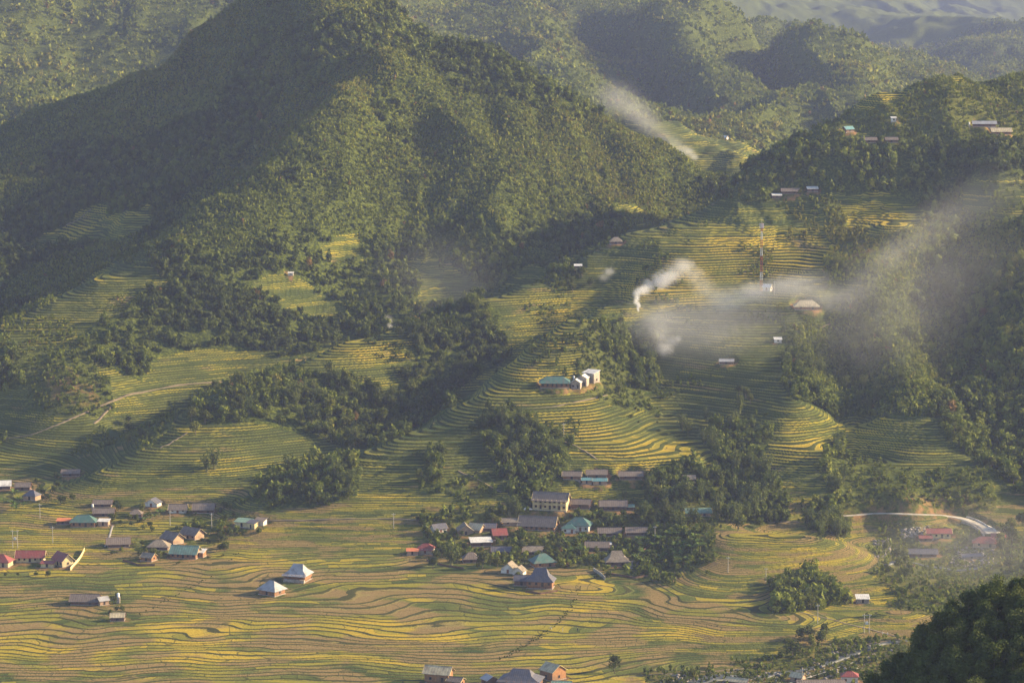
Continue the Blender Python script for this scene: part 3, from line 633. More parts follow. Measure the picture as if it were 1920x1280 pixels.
for k, (x_, y_, z_) in enumerate(zip(*ROAD, rz_)): flatten(x_, y_, 2.6 if k < len(rz_)*.7 else 4.6, z_, 2.5)
# ---------------------------------------------------------------- terraces
ZT = np.arange(-60, 700, .5)
stepz = 0.30+.82*sstep(10, 44, ZT)+.15*sstep(80, 160, ZT); GT = np.cumsum(.5/stepz)
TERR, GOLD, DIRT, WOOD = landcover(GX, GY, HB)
def blur(a, n):
    for ax in (0, 1):
        c = np.cumsum(np.concatenate([np.repeat(a.take([0], ax), n+1, ax), a, np.repeat(a.take([-1], ax), n, ax)], ax), ax)
        m = a.shape[ax]; a = (c.take(range(2*n+1, 2*n+1+m), ax)-c.take(range(0, m), ax))/(2*n+1)
    return a
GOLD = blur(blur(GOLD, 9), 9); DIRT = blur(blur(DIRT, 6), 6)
PADM = PADMASK > .25
_st = np.interp(HB, ZT, stepz); LEV = np.interp(HB+_st*(.13*vnoise(GX, GY, 9, 90)+.45*vnoise(GX, GY, 37, 91)), ZT, GT)
LEV = LEV+.45*vnoise(LEV*.8, GX/45., 1.0, 93)+.10*vnoise(GX, GY, 5.5, 94)*TERR; fr_ = LEV-np.floor(LEV); zq = np.interp(np.floor(LEV)+sstep(.62, .92, fr_)-.3, GT, ZT)
tm = TERR*(1-PADMASK)
HF = HB*(1-tm)+zq*tm
HF = HF+(1-tm)*(1-PADMASK)*(.35*fbm(GX, GY, 5, 95, 3)+.9*fbm(GX, GY, 14, 96, 2)*sstep(40, 80, HB))
TERR = np.where(PADM, 0, TERR); DIRT = np.where(PADM, .8, DIRT)
def build_ground():
    nR = len(ROWS); co_ = np.stack([GX, GY, HF], -1).reshape(-1, 3); idx = np.arange(nR*NC, dtype=np.int32).reshape(nR, NC)
    f = np.stack([idx[:-1,:-1], idx[:-1,1:], idx[1:,1:], idx[1:,:-1]], -1).reshape(-1, 4)
    me = np_mesh('ground', co_, f, M['land'], smooth=True)
    a = me.attributes.new('lev', 'FLOAT', 'POINT'); a.data.foreach_set('value', LEV.astype(np.float32).ravel())
    a = me.attributes.new('mask', 'FLOAT_COLOR', 'POINT')
    a.data.foreach_set('color', np.stack([TERR, GOLD, DIRT, WOOD], -1).astype(np.float32).ravel())
    tag(new_obj('ground', me), kind='structure')
build_ground()
def gz(x, y): return float(grid_lookup(HF, x, y))
print('ground', round(time.time()-T0, 1))
# ---------------------------------------------------------------- building the houses
def roof_polys(kind, w, d, z, rh, ov):
    a, b = w/2+ov, d/2+ov; lo = z-ov*rh/(d/2+.01)*.8
    if kind == 'gable': return [[(-a,-b,lo),(a,-b,lo),(a,0,z+rh),(-a,0,z+rh)], [(a,b,lo),(-a,b,lo),(-a,0,z+rh),(a,0,z+rh)]]
    if kind == 'fgable':
        lo = z-ov*rh/(w/2)*.8
        return [[(-a,b,lo),(-a,-b,lo),(0,-b,z+rh),(0,b,z+rh)], [(a,-b,lo),(a,b,lo),(0,b,z+rh),(0,-b,z+rh)]]
    if kind == 'mono': return [[(-a,-b,z-.1),(a,-b,z-.1),(a,b,z+rh+.1),(-a,b,z+rh+.1)]]
    if kind == 'hip':
        r = max(a-b*.95, a*.25); return [[(-a,-b,lo),(a,-b,lo),(r,0,z+rh),(-r,0,z+rh)], [(a,b,lo),(-a,b,lo),(-r,0,z+rh),(r,0,z+rh)], [(a,-b,lo),(a,b,lo),(r,0,z+rh)], [(-a,b,lo),(-a,-b,lo),(-r,0,z+rh)]]
    # bell: shallow skirt, steep top, short ridge
    m = .56; mx, my = a*m+.2, b*m-.1; zm = z+rh*.34; r = a*.40
    P1 = [(-a,-b,lo),(a,-b,lo),(a,b,lo),(-a,b,lo)]; P2 = [(-mx,-my,zm),(mx,-my,zm),(mx,my,zm),(-mx,my,zm)]
    out = [[P1[i], P1[(i+1)%4], P2[(i+1)%4], P2[i]] for i in range(4)]
    return out+[[P2[0],P2[1],(r,0,z+rh),(-r,0,z+rh)], [P2[2],P2[3],(-r,0,z+rh),(r,0,z+rh)], [P2[1],P2[2],(r,0,z+rh)], [P2[3],P2[0],(-r,0,z+rh)]]
def build_house(h, pos):
    u, v, w_, d, wh, kind, rh, _, rm, wm, opt, name, label, grp = h
    cx, cy, cz, yaw = pos; root = empty(name, (cx, cy, cz), yaw); nm = name.replace('_', ' ')
    tag(root, label, 'hut' if 'hut' in name else 'shed' if name in ('shed', 'awning', 'annex', 'porch') else 'school' if 'school' in name else 'house', grp)
    W, Dp = w_/2, d/2; z0 = 0.0; ov = .9 if w_ > 8 else .5
    b = MB(); b.box(-W-.25, W+.25, -Dp-.25, Dp+.25, -2.5, .25); b.build('plinth', M['stone'], root)
    b = MB()
    if 's' in opt:                      # raised on posts, open below
        z0 = 1.3; b.box(-W+.4, W-.4, -Dp+1.2, Dp-.3, .25, z0)
        for i in range(5):
            for y in (-Dp+.2, Dp-.2):
                p = MB(); x = -W+.2+(w_-.4)*i/4; p.box(x-.13, x+.13, y-.13, y+.13, .25, z0+.02); p.build('post', M['darkwood'], root)
    top = z0+wh
    if kind == 'mono':
        b.v += [(-W,-Dp,z0),(W,-Dp,z0),(W,Dp,z0),(-W,Dp,z0),(-W,-Dp,top-.25),(W,-Dp,top-.25),(W,Dp,top+rh-.3),(-W,Dp,top+rh-.3)]
        k = len(b.v)-8; b.f += [tuple(k+i for i in q) for q in ((4,5,6,7),(0,1,5,4),(1,2,6,5),(2,3,7,6),(3,0,4,7))]
    else:
        b.box(-W, W, -Dp, Dp, z0+(.003 if z0 else .252), top-.2)
        if kind == 'gable':
            for x in (-W, W): b.poly([(x,-Dp,top-.2),(x,Dp,top-.2),(x,0,top+rh-.25)][::(1 if x > 0 else -1)])
        if kind == 'fgable':
            for y in (-Dp, Dp): b.poly([(-W,y,top-.2),(W,y,top-.2),(0,y,top+rh-.25)][::(1 if y < 0 else -1)])
    b.build('wall', M[wm], root)
    r = MB(); r.shell(roof_polys(kind, w_, d, top, rh, ov), .16); rf = r.build('roof', M[rm], root)
    if kind in ('gable', 'fgable', 'hip'):
        a = W+ov; l = a if kind == 'gable' else Dp+ov if kind == 'fgable' else max(a-(Dp+ov)*.95, a*.25)
        c = MB()
        if kind == 'fgable': c.bar((0,-l,top+rh), (0,l,top+rh), .16, 5)
        else: c.bar((-l,0,top+rh), (l,0,top+rh), .16, 5)
        c.build('ridge_cap', M[rm], rf)
        if kind != 'hip':                # light barge boards on the gable ends
            for s in (-1, 1):
                c = MB(); lo = top-ov*rh/((Dp if kind == 'gable' else W)+.01)*.8
                for t in (-1, 1):
                    if kind == 'gable': c.bar((s*(a+.05), t*(Dp+ov), lo-.1), (s*(a+.05), 0, top+rh-.05), .11, 4)
                    else: c.bar((t*(W+ov), s*(Dp+ov+.05), lo-.1), (0, s*(Dp+ov+.05), top+rh-.05), .11, 4)
                c.build('barge_board', M['cream' if wm in ('cream', 'whitewash', 'wood') else 'straw_roof' if wm != 'darkwood' else 'darkwood'], rf)
    def window(x, y, z, ww, hh, side=False, mat='glass'):
        f = MB(); p = MB(); t = .09
        if not side:
            for q in ((x-ww/2, x+ww/2, z+hh, z+hh+.1), (x-ww/2, x+ww/2, z-.1, z), (x-ww/2-.1, x-ww/2, z-.1, z+hh+.1), (x+ww/2, x+ww/2+.1, z-.1, z+hh+.1)): f.box(q[0], q[1], y-t, y+.02, q[2], q[3])
            p.box(x-ww/2+.001, x+ww/2-.001, y-.035, y+.03, z+.001, z+hh-.001)
        else:
            for q in ((y-ww/2, y+ww/2, z+hh, z+hh+.1), (y-ww/2, y+ww/2, z-.1, z), (y-ww/2-.1, y-ww/2, z-.1, z+hh+.1), (y+ww/2, y+ww/2+.1, z-.1, z+hh+.1)): f.box(x-.02, x+t, q[0], q[1], q[2], q[3])
            p.box(x-.03, x+.035, y-ww/2+.001, y+ww/2-.001, z+.001, z+hh-.001)
        fo = f.build('window', M['cream' if wm in ('cream', 'whitewash') else 'darkwood'], root); p.build('pane', M[mat], fo)
    def door(x, y, z, ww=1.1, hh=2.0, side=False):
        p = MB()
        if side: p.box(x-.02, x+.06, y-ww/2, y+ww/2, z, z+hh)
        else: p.box(x-ww/2, x+ww/2, y-.06, y+.02, z, z+hh)
        p.build('door', M['dark' if wm != 'whitewash' else 'rust'], root)
    fl = z0+(.26 if not z0 else 0)
    if '2' in opt:                      # two storeys with galleries
        n = 7
        for i in range(n+1):
            x = -W+.1+(w_-.2)*i/n; p = MB(); p.box(x-.17, x+.17, -Dp-1.5, -Dp-1.16, .26, top-.25); p.build('column', M['cream'], root)
        for zz, nm_ in ((.26, 'gallery'), (wh/2, 'gallery')):
            p = MB(); p.box(-W, W, -Dp-1.6, -Dp-.003, zz, zz+.22)
            if zz > 1: p.box(-W, W, -Dp-1.13, -Dp-1.05, zz+.223, zz+1.0)
            p.build(nm_, M['cream'], root)
        p = MB(); p.box(-W-.3, W+.3, -Dp-1.9, -Dp-.25, -2.5, .255); p.build('plinth', M['stone'], root)
        p = MB(); p.shell([[(-W-ov,-Dp-2.2,top-.85),(W+ov,-Dp-2.2,top-.85),(W+ov,-Dp-.5,top-.2),(-W-ov,-Dp-.5,top-.2)]], .14); p.build('gallery_roof', M[rm], root)
        for i in range(n):
            x = -W+.1+(w_-.2)*(i+.5)/n
            for zz in (.5, wh/2+.23): (door if i % 2 else window)(*((x, -Dp, zz) if i % 2 else (x, -Dp, zz+.7, 1.3, 1.2)))
        return root
    if 'v' in opt or 'p' in opt:        # veranda
        k = 6 if w_ > 10 else 4
        for i in range(k):
            x = -W+.1+(w_-.2)*i/(k-1); p = MB(); p.box(x-.12, x+.12, -Dp-1.45, -Dp-1.2, fl, top-.3); p.build('column', M['whitewash' if 'p' in opt and wm == 'whitewash' else 'wood'], root)
        p = MB(); p.box(-W-.1, W+.1, -Dp-1.6, -Dp-.27, -2.3, fl-.02); p.build('veranda_floor', M['stone'], root)
        p = MB(); p.box(-W, W, -Dp-1.5, -Dp-1.44, fl+.75, fl+.85); p.box(-W, W, -Dp-1.5, -Dp-1.44, fl+.35, fl+.42); p.build('rail', M['wood'], root)
        p = MB(); p.shell([[(-W-ov,-Dp-2.0,top-.9),(W+ov,-Dp-2.0,top-.9),(W+ov,-Dp-.4,top-.22),(-W-ov,-Dp-.4,top-.22)]], .12); p.build('veranda_roof', M[rm], root)
    n = max(1, int(w_/2.6)) if 'w' in opt or 'v' in opt else max(1, int(w_/5)); mid_ = n//2
    for i in range(n):
        x = -W+w_*(i+.5)/n
        if i == mid_ and w_ > 4: door(x, -Dp, fl, 1.2 if w_ > 6 else .9, min(2.0, wh-.6))
        else: window(x, -Dp, fl+.8, 1.0, min(1.1, wh-1.5), mat='dark' if wm in ('wood', 'darkwood') else 'glass')
    if 'd' in opt: window(W, 0, fl+.8, 1.0, min(1.1, wh-1.5), True)
    return root
for h, p in zip(HOUSES, HPOS): build_house(h, p)
# ---------------------------------------------------------------- roads and footpaths laid on the land
def ribbon(name, pts, width, mat, lift=.10, F=None, xy=None):
    x, y = trace(pts, HF if F is None else F, 4) if xy is None else xy
    s = np.concatenate([[0], np.cumsum(np.hypot(np.diff(x), np.diff(y)))]); k = max(4, int(s[-1]/1.2)); t = np.linspace(0, s[-1], k)
    x = np.interp(t, s, x); y = np.interp(t, s, y)
    if s[-1] > 4:
        for _ in range(4): x[1:-1] = (x[:-2]+2*x[1:-1]+x[2:])/4; y[1:-1] = (y[:-2]+2*y[1:-1]+y[2:])/4
    dx = np.gradient(x); dy = np.gradient(y); l = np.hypot(dx, dy)+1e-6; nx, ny = -dy/l, dx/l
    wd = np.broadcast_to(width, x.shape) if np.isscalar(width) else np.interp(np.linspace(0, 1, k), np.linspace(0, 1, len(width)), width)
    wd = wd*(.6 if name == 'path' else 1)*(1+.22*vnoise(t, t*0, 7, 5)); offs = np.linspace(-.5, .5, 5)
    X = x[:, None]+nx[:, None]*wd[:, None]*offs; Y = y[:, None]+ny[:, None]*wd[:, None]*offs
    Z = grid_lookup(HF, X, Y).max(1); Zs = Z.copy()
    for _ in range(2): Zs[1:-1] = (Zs[:-2]+2*Zs[1:-1]+Zs[2:])/4
    Z = np.maximum(Z, Zs)+lift
    top = np.stack([X, Y, np.repeat(Z[:, None], 5, 1)], -1); e0 = top[:, :1].copy(); e1 = top[:, -1:].copy(); e0[..., 2] -= 1.0; e1[..., 2] -= 1.0
    V = np.concatenate([e0, top, e1], 1); m = V.shape[1]; idx = np.arange(k*m).reshape(k, m)
    f = np.stack([idx[:-1,:-1], idx[1:,:-1], idx[1:,1:], idx[:-1,1:]], -1).reshape(-1, 4)
    return tag(new_obj(name, np_mesh(name, V.reshape(-1, 3), f, mat)), kind='structure')
ribbon('road', None, [3.2,3.2,3.6,3.8,4.5,6.5,8.5], M['concrete'], .12, xy=ROAD)
for pts, wdt, mt_ in [([(490,976),(560,975),(640,973),(740,973),(830,975)], 1.8, 'path'), ([(860,883),(885,893),(905,903),(925,915),(940,922)], 1.6, 'path'),
    ([(950,782),(958,790),(975,798)], 1.3, 'path'), ([(1060,828),(1085,838),(1110,853),(1122,862)], 1.6, 'path'), ([(1000,765),(1040,762),(1090,752),(1140,740)], 1.0, 'path'),
    ([(0,825),(60,815),(110,795),(180,765),(240,740),(330,722),(420,715)], 2.0, 'path'), ([(175,795),(195,775),(207,765)], 2.2, 'path'), ([(300,840),(330,825),(350,810)], 1.4, 'path'),
    ([(185,1030),(215,1031),(245,1032)], 1.5, 'path'), ([(196,1025),(205,1005),(212,985)], 1.6, 'concrete'), ([(1500,1148),(1550,1158),(1600,1172),(1650,1184),(1680,1192)], 1.5, 'path'),
    ([(1180,1268),(1250,1262),(1330,1258),(1400,1252),(1450,1245)], 1.3, 'path'), ([(1560,1216),(1600,1212),(1650,1203),(1690,1196)], 1.6, 'path'), ([(1440,980),(1470,978),(1495,977)], 2.0, 'path'),
    ([(120,425),(150,410),(170,392)], 1.8, 'path'), ([(1830,548),(1790,545)], 1.5, 'path'), ([(1535,615),(1560,605)], 1.5, 'path')]:
    ribbon('path', pts, wdt, M[mt_])
print('houses', round(time.time()-T0, 1))
# ---------------------------------------------------------------- plants
def leaf_cloud(rng, R, H, z0, lobes, leaves, size, tri=False, droop=0.0, flat=.8):
    "crown: leaf clumps on the outside of several uneven lobes"
    c = rng.normal(0, 1, (lobes, 3)); c /= np.linalg.norm(c, axis=1)[:, None]; c *= rng.uniform(.15, .62, (lobes, 1)); c[0] = (0, 0, .25)
    lr = rng.uniform(.34, .58, lobes); pick = rng.choice(lobes, leaves, p=lr**2/(lr**2).sum())
    d = rng.normal(0, 1, (leaves, 3)); d[:, 2] = d[:, 2]*.9+.25; d /= np.linalg.norm(d, axis=1)[:, None]
    p = (c[pick]+d*(lr[pick]*rng.uniform(.58, 1.2, leaves))[:, None])*np.array([R, R, H/2])*1.1; p[:, 2] += z0+H/2
    nrm = d+rng.normal(0, .55, (leaves, 3)); nrm /= np.linalg.norm(nrm, axis=1)[:, None]
    a = np.cross(nrm, rng.normal(0, 1, (leaves, 3))); a /= np.linalg.norm(a, axis=1)[:, None]; b = np.cross(nrm, a)
    s = (size*rng.uniform(.6, 1.35, leaves))[:, None]
    if tri: return np.stack([p+a*s, p-a*s*.6+b*s*.85, p-a*s*.55-b*s*.8], 1).reshape(-1, 3)
    return np.stack([p+a*s*.7, p+b*s*.5, p-a*s*.7-nrm*s*droop, p-b*s*.5], 1).reshape(-1, 3)
def quads(n): return np.arange(n*4).reshape(-1, 4)
def trunk_mesh(rng, H, r, mat, limbs=4, name='trunk'):
    b = MB(); p = Vector((0, 0, -1.2)); lean = Vector((rng.normal(0, .05), rng.normal(0, .05), 1))
    for k in range(3):
        q = p+lean*(H+1.2)/3+Vector((rng.normal(0, .12), rng.normal(0, .12), 0)); b.bar(p, q, r*(1-.25*k), 6, r*(1-.25*(k+1))); p = q
    for k in range(limbs):
        an = rng.uniform(0, 6.28); z = H*rng.uniform(.45, .8); b.bar((0, 0, z), (math.cos(an)*H*.38, math.sin(an)*H*.38, z+H*.35), r*.4, 5, r*.12)
    me = bpy.data.meshes.new(name); me.from_pydata(b.v, [], b.f); me.update(); me.materials.append(mat); return me
KIND = {}; M['near_leaf'] = foliage_mat('near_leaves', [(.07,.10,.026), (.11,.14,.032), (.085,.11,.034), (.15,.17,.040)], scale=.9)
r_ = np.random.default_rng(5)
def add_kind(key, crown, trunk): KIND.setdefault(key, []).append((crown, trunk))
for i in range(7):
    R, H = r_.uniform(2.7, 3.8), r_.uniform(5.0, 7.5); n = 420
    c = leaf_cloud(r_, R, H, 1.4, r_.integers(8, 13), n, .62); add_kind('broad', np_mesh('crown', c, quads(n), M['leaf' if i % 3 else 'leaf_dark']), trunk_mesh(r_, 4.5, .24, M['bark']))
for i in range(3):
    n = 420; c = leaf_cloud(r_, 2.2, 4.2, 1.0, 7, n, .5); add_kind('gold', np_mesh('crown', c, quads(n), M['gold_leaf']), trunk_mesh(r_, 3, .16, M['bark']))
for i in range(5):
    n = 1500; c = leaf_cloud(r_, r_.uniform(2.4, 3.2), r_.uniform(4.5, 6.5), .4, 13, n, .36); add_kind('near', np_mesh('crown', c, quads(n), M['near_leaf']), trunk_mesh(r_, 3.5, .15, M['bark']))
def bamboo(rng):
    b = MB(); L = []
    for k in range(30):
        an = rng.uniform(0, 6.28); H = rng.uniform(7, 12.5); out = rng.uniform(.6, 3.4); b0 = np.array([math.cos(an), math.sin(an), 0])
        f = lambda t: b0*(.5+out*t**2.2)+np.array([0, 0, H*(t-.22*out/3*t**3)])
        pp = [f(t) for t in (0, .35, .7, 1)]; pp[0][2] = -1.2
        for j in range(3): b.bar(pp[j], pp[j+1], .07*(1-j*.25), 4, .05*(1-j*.25))
        for t in rng.uniform(.3, 1.04, 17):
            p = f(t)+rng.normal(0, .35, 3); s = rng.uniform(.45, .95); d = b0*rng.uniform(.2, .8)+np.array([rng.normal(0, .3), rng.normal(0, .3), -rng.uniform(.4, 1)]); d /= np.linalg.norm(d)
            w_ = np.cross(d, rng.normal(0, 1, 3)); w_ /= np.linalg.norm(w_)
            L += [p-d*s*.3, p+w_*s*.32+d*s*.3, p+d*s*1.2, p-w_*s*.32+d*s*.3]
    st = bpy.data.meshes.new('stems'); st.from_pydata(b.v, [], b.f); st.update(); st.materials.append(M['culm'])
    return np_mesh('foliage', np.array(L), quads(len(L)//4), M['bamboo']), st
for i in range(5): add_kind('bamboo', *bamboo(r_))
def banana(rng):
    L = []; b = MB(); b.bar((0,0,-.5), (0,0,1.8), .18, 6, .12)
    for k in range(9):
        an = k*2.4+rng.uniform(-.3, .3); d = np.array([math.cos(an), math.sin(an), 0]); sd = np.array([-d[1], d[0], 0]); l = rng.uniform(1.8, 2.8); up = rng.uniform(.7, 1.5)
        prev = None
        for t in np.linspace(0, 1, 5):
            c = np.array([0, 0, 1.7])+d*l*t+np.array([0, 0, up*math.sin(t*2.3)]); wd = .38*math.sin(math.pi*min(1, t*.85+.12)); q = (c-sd*wd, c+sd*wd)
            if prev is not None: L += [prev[0], prev[1], q[1], q[0]]
            prev = q
    st = bpy.data.meshes.new('stem'); st.from_pydata(b.v, [], b.f); st.update(); st.materials.append(M['culm'])
    return np_mesh('leaves', np.array(L), quads(len(L)//4), M['banana']), st
for i in range(3): add_kind('banana', *banana(r_))
for i in range(3):
    n = 150; c = leaf_cloud(r_, 1.3, 1.9, 0.0, 6, n, .38); add_kind('shrub', np_mesh('foliage', c, quads(n), M['leaf']), trunk_mesh(r_, 1.0, .07, M['bark'], 2))
INFO = {'broad': ('broadleaf_tree', 'crown', 'trunk', 'tree'), 'gold': ('autumn_tree', 'crown', 'trunk', 'tree'), 'near': ('hillside_tree', 'crown', 'trunk', 'tree'),
        'bamboo': ('bamboo_clump', 'foliage', 'stems', 'bamboo'), 'banana': ('banana_plant', 'leaves', 'stem', 'plant'), 'shrub': ('shrub', 'foliage', 'stem', 'shrub')}
def plant(kind, x, y, s, label, group=None):
    nm, a, b, cat = INFO[kind]; cr, tk = random.choice(KIND[kind])
    r = empty(nm, (x, y, gz(x, y)-.1), random.uniform(0, 6.28)); r.scale = (s*random.uniform(.88, 1.12), s*random.uniform(.88, 1.12), s*random.uniform(.9, 1.15))
    new_obj(a, cr, r); new_obj(b, tk, r); tag(r, label, cat, group); return r
def clear(x, y, r=1.5):
    return all((x-p[0])**2+(y-p[1])**2 > (p[2]*.92+r)**2 for p in PADS)
FRONT = [(p[0]-math.sin(-q[3])*0, p[1], p[2]) for p, q in zip(PADS, HPOS)]
ORD = 'first second third fourth fifth sixth seventh eighth ninth tenth eleventh twelfth thirteenth fourteenth fifteenth sixteenth'.split()
def grove(kind, poly, n, s0, s1, label, group=None, dv=8, keep=1.2):
    if kind == 'broad': n = int(n*.42) if n >= 30 else max(4, int(n*.68)) if n >= 8 else n
    us = [p[0] for p in poly]; vs = [p[1] for p in poly]; k = 0; done = []; made = []
    U = RNG.uniform(min(us), max(us), n*30); V = RNG.uniform(min(vs), max(vs), n*30); ok = inpoly(U, V, poly); U = U[ok]; V = V[ok]+dv
    X, Y, Z = cast(HF, U[:n*8], V[:n*8])
    for x, y in zip(X, Y):
        if k >= n: break
        s = random.uniform(s0, s1)
        if not clear(x, y, keep*s) or any((x-a)**2+(y-b)**2 < (1.5*s)**2 for a, b in done): continue
        if any(0 < p[1]-y < 9 and abs(x-p[0]) < p[2] for p in PADS) and kind in ('broad', 'bamboo', 'gold') and s > .5: continue   # keep house fronts in view
        made.append(plant(kind, x, y, s, label, group)); done.append((x, y)); k += 1
    if 1 < len(made) <= 16:               # few enough to tell apart by their place in the row
        made.sort(key=lambda o: proj(*o.location)[0]); m = len(made)
        for i, o in enumerate(made):
            e = 'leftmost' if i == 0 else 'rightmost' if i == m-1 else ORD[i]+' from left'
            if len((label+' '+e).split()) <= 16: o['label'] = label+', '+e
def lone(kind, u, v, s, label, group=None):
    x, y, z = cast(HF, u, v); plant(kind, float(x[0]), float(y[0]), s, label, group)
grove('broad', A_WOOD[0], 78, .8, 1.35, 'dark leafy tree in the grove filling the hollow between the two long terraced spurs', 'trees of the grove between the spurs')
grove('broad', A_WOOD[1], 62, .8, 1.35, 'leafy tree in the grove on the shaded west side of the back spur', 'trees of the western spur grove')
grove('bamboo', [(560,700),(640,690),(700,760),(640,820),(560,800),(440,780)], 16, .7, 1.0, 'feathery bamboo clump in the grove on the shaded west side of the back spur', 'bamboo of the western spur grove')
grove('broad', [(905,790),(960,770),(1010,800),(1060,840),(1050,870),(1030,930),(985,945),(940,900),(925,850)], 34, .7, 1.15, 'leafy tree in the grove between the lodge and the two storey building', 'trees below the lodge')
grove('bamboo', [(905,780),(960,770),(1010,800),(1060,840),(1040,860),(960,850)], 9, .75, 1.0, 'pale bamboo clump at the top of the grove below the lodge', 'bamboo below the lodge')
grove('broad', [(1200,890),(1290,870),(1350,890),(1450,920),(1450,985),(1300,1000),(1210,960)], 40, .8, 1.3, 'tall dark tree in the grove east of the middle village', 'trees east of the village')
grove('bamboo', [(1330,900),(1450,915),(1455,985),(1350,985)], 13, .9, 1.25, 'tall bamboo clump at the east end of the village grove', 'bamboo east of the village')
grove('bamboo', [(1498,965),(1590,975),(1588,1008),(1505,1000)], 12, .85, 1.15, 'bamboo clump in the dark row beside the road behind the knoll', 'bamboo row behind the knoll')
grove('broad', [(1445,1095),(1560,1095),(1600,1130),(1450,1140)], 15, .6, 1.0, 'leafy tree at the foot of the terraced knoll', 'trees at the foot of the knoll')
grove('broad', [(470,905),(500,880),(640,900),(655,930),(500,955)], 20, .6, 1.0, 'dark tree on the low end of the near spur', 'trees on the low spur end')
grove('broad', [(785,850),(828,850),(828,915),(785,905)], 8, .7, 1.05, 'dark tree in the small stand on the shaded terraces west of the dirt bank', 'small stand on the terraces')
grove('broad', [(235,790),(270,780),(275,820),(240,830)], 6, .6, .9, 'dark tree in the small stand at the low end of the back spur', 'small stand at the back spur')
grove('broad', [(1090,600),(1180,590),(1185,640),(1150,700),(1110,650)], 14, .5, .85, 'tree in the gully scrub above the lodge', 'gully trees above the lodge')
grove('broad', [(1045,505),(1095,500),(1110,530),(1060,550)], 13, .6, .95, 'dark tree in the patch beside the white roof on the back spur', 'trees on the back spur')
grove('bamboo', [(1210,650),(1235,650),(1240,720),(1210,730)], 4, .6, .8, 'dim bamboo in the smoke east of the lodge', 'bamboo in the smoke')
grove('bamboo', [(1270,790),(1340,780),(1350,850),(1290,850)], 7, .75, 1.05, 'bamboo column between the golden lobe and the central terraces', 'bamboo columns')
grove('bamboo', [(1355,770),(1390,760),(1390,800),(1360,810)], 3, .8, 1.0, 'bamboo column standing in the middle of the central terraces', 'bamboo on the central terraces')
grove('broad', [(1380,720),(1420,710),(1410,750),(1385,750)], 3, .7, 1.0, 'rounded tree beside the pale tin roof in the smoky gully', 'trees by the smoky gully')
grove('broad', [(1545,480),(1600,490),(1600,530),(1550,530)], 10, .6, .95, 'tree at the right edge of the bright tower terraces', 'trees beside the tower terraces')
grove('bamboo', [(1330,870),(1440,860),(1440,900),(1340,900)], 8, .7, 1.0, 'bamboo on the slope above the eastern grove', 'bamboo above the eastern grove')
grove('broad', [(740,955),(860,945),(940,960),(940,1000),(820,1000)], 7, .4, .7, 'garden tree at the west end of the village row', 'western garden trees')
grove('broad', [(800,1010),(960,1005),(1060,1010),(1060,1060),(900,1075),(810,1060)], 24, .5, .95, 'garden tree among the middle village roofs', 'village garden trees')
grove('broad', [(1060,930),(1220,925),(1230,990),(1060,975)], 12, .45, .8, 'garden tree among the upper village roofs', 'upper village garden trees')
grove('broad', [(1100,1010),(1240,1010),(1250,1060),(1180,1075),(1080,1060)], 14, .4, .8, 'garden tree around the thatched hipped house', 'garden trees east of the village')
grove('banana', [(1190,1005),(1300,1000),(1330,1050),(1240,1065),(1190,1050)], 30, 1.0, 1.7, 'banana plant in the thicket east of the thatched hipped house', 'banana thicket east of the village')
grove('banana', [(1040,1000),(1120,1010),(1110,1050),(1040,1040)], 9, .9, 1.5, 'banana plant between the teal roofs', 'banana plants between the roofs')
grove('banana', [(5,925),(40,925),(45,950),(5,955)], 8, 1.0, 1.5, 'banana plant at the left edge below the white tin roof', 'banana plants at the left edge')
grove('broad', [(60,890),(120,890),(150,930),(80,950)], 16, .5, .85, 'dark tree right of the roofs at the left edge', 'trees by the left edge roofs')
grove('banana', [(265,955),(300,955),(300,975),(265,975)], 6, .9, 1.4, 'banana plant behind the small rounded brown roof', 'hamlet banana plants')
grove('broad', [(160,940),(320,935),(330,975),(200,985)], 14, .4, .75, 'garden tree at the back of the western hamlet', 'hamlet garden trees')
grove('broad', [(215,1005),(330,1010),(300,1045),(250,1035)], 9, .4, .7, 'garden tree among the front roofs of the western hamlet', 'front hamlet garden trees')
grove('broad', [(385,1000),(425,990),(435,1040),(380,1050)], 9, .5, .85, 'tree in the dark row right of the pale green roof', 'trees right of the pale green roof')
grove('broad', [(400,940),(450,945),(440,970),(410,975)], 5, .4, .6, 'small dark tree behind the pale walled trio', 'trees behind the pale walled trio')
grove('broad', [(205,1105),(240,1125),(235,1150),(200,1150)], 6, .35, .55, 'garden bush tree beside the lone brown striped roof', 'garden trees in the brown fields')
grove('broad', [(1470,1195),(1560,1190),(1555,1235),(1480,1225)], 7, .8, 1.15, 'big rounded tree standing over the stream rocks', 'trees over the stream')
grove('broad', [(1660,1020),(1700,1030),(1700,1060),(1660,1060)], 7, .6, .9, 'tree beside the eastern stream near the knoll', 'trees by the eastern stream')
grove('broad', [(1640,1060),(1720,1070),(1720,1110),(1650,1100)], 8, .5, .8, 'small tree below the long dark roof in the stream valley', 'trees in the stream valley')
grove('broad', [(1870,990),(1930,960),(1940,1080),(1880,1070)], 20, .8, 1.2, 'dim tree on the slope at the far right beyond the road', 'trees at the far right')
grove('broad', [(10,1065),(120,1075),(120,1082),(10,1078)], 8, .3, .5, 'small bush tree in front of the red roofed school houses', 'school garden trees')
grove('broad', [(0,655),(28,655),(30,720),(0,730)], 10, .7, 1.0, 'dark tree at the left edge beside the scrubby mound', 'trees at the left edge')
grove('broad', [(260,495),(305,480),(320,500),(290,510)], 7, .6, .9, 'tree on top of the left terraced spur', 'trees on the left spur top')
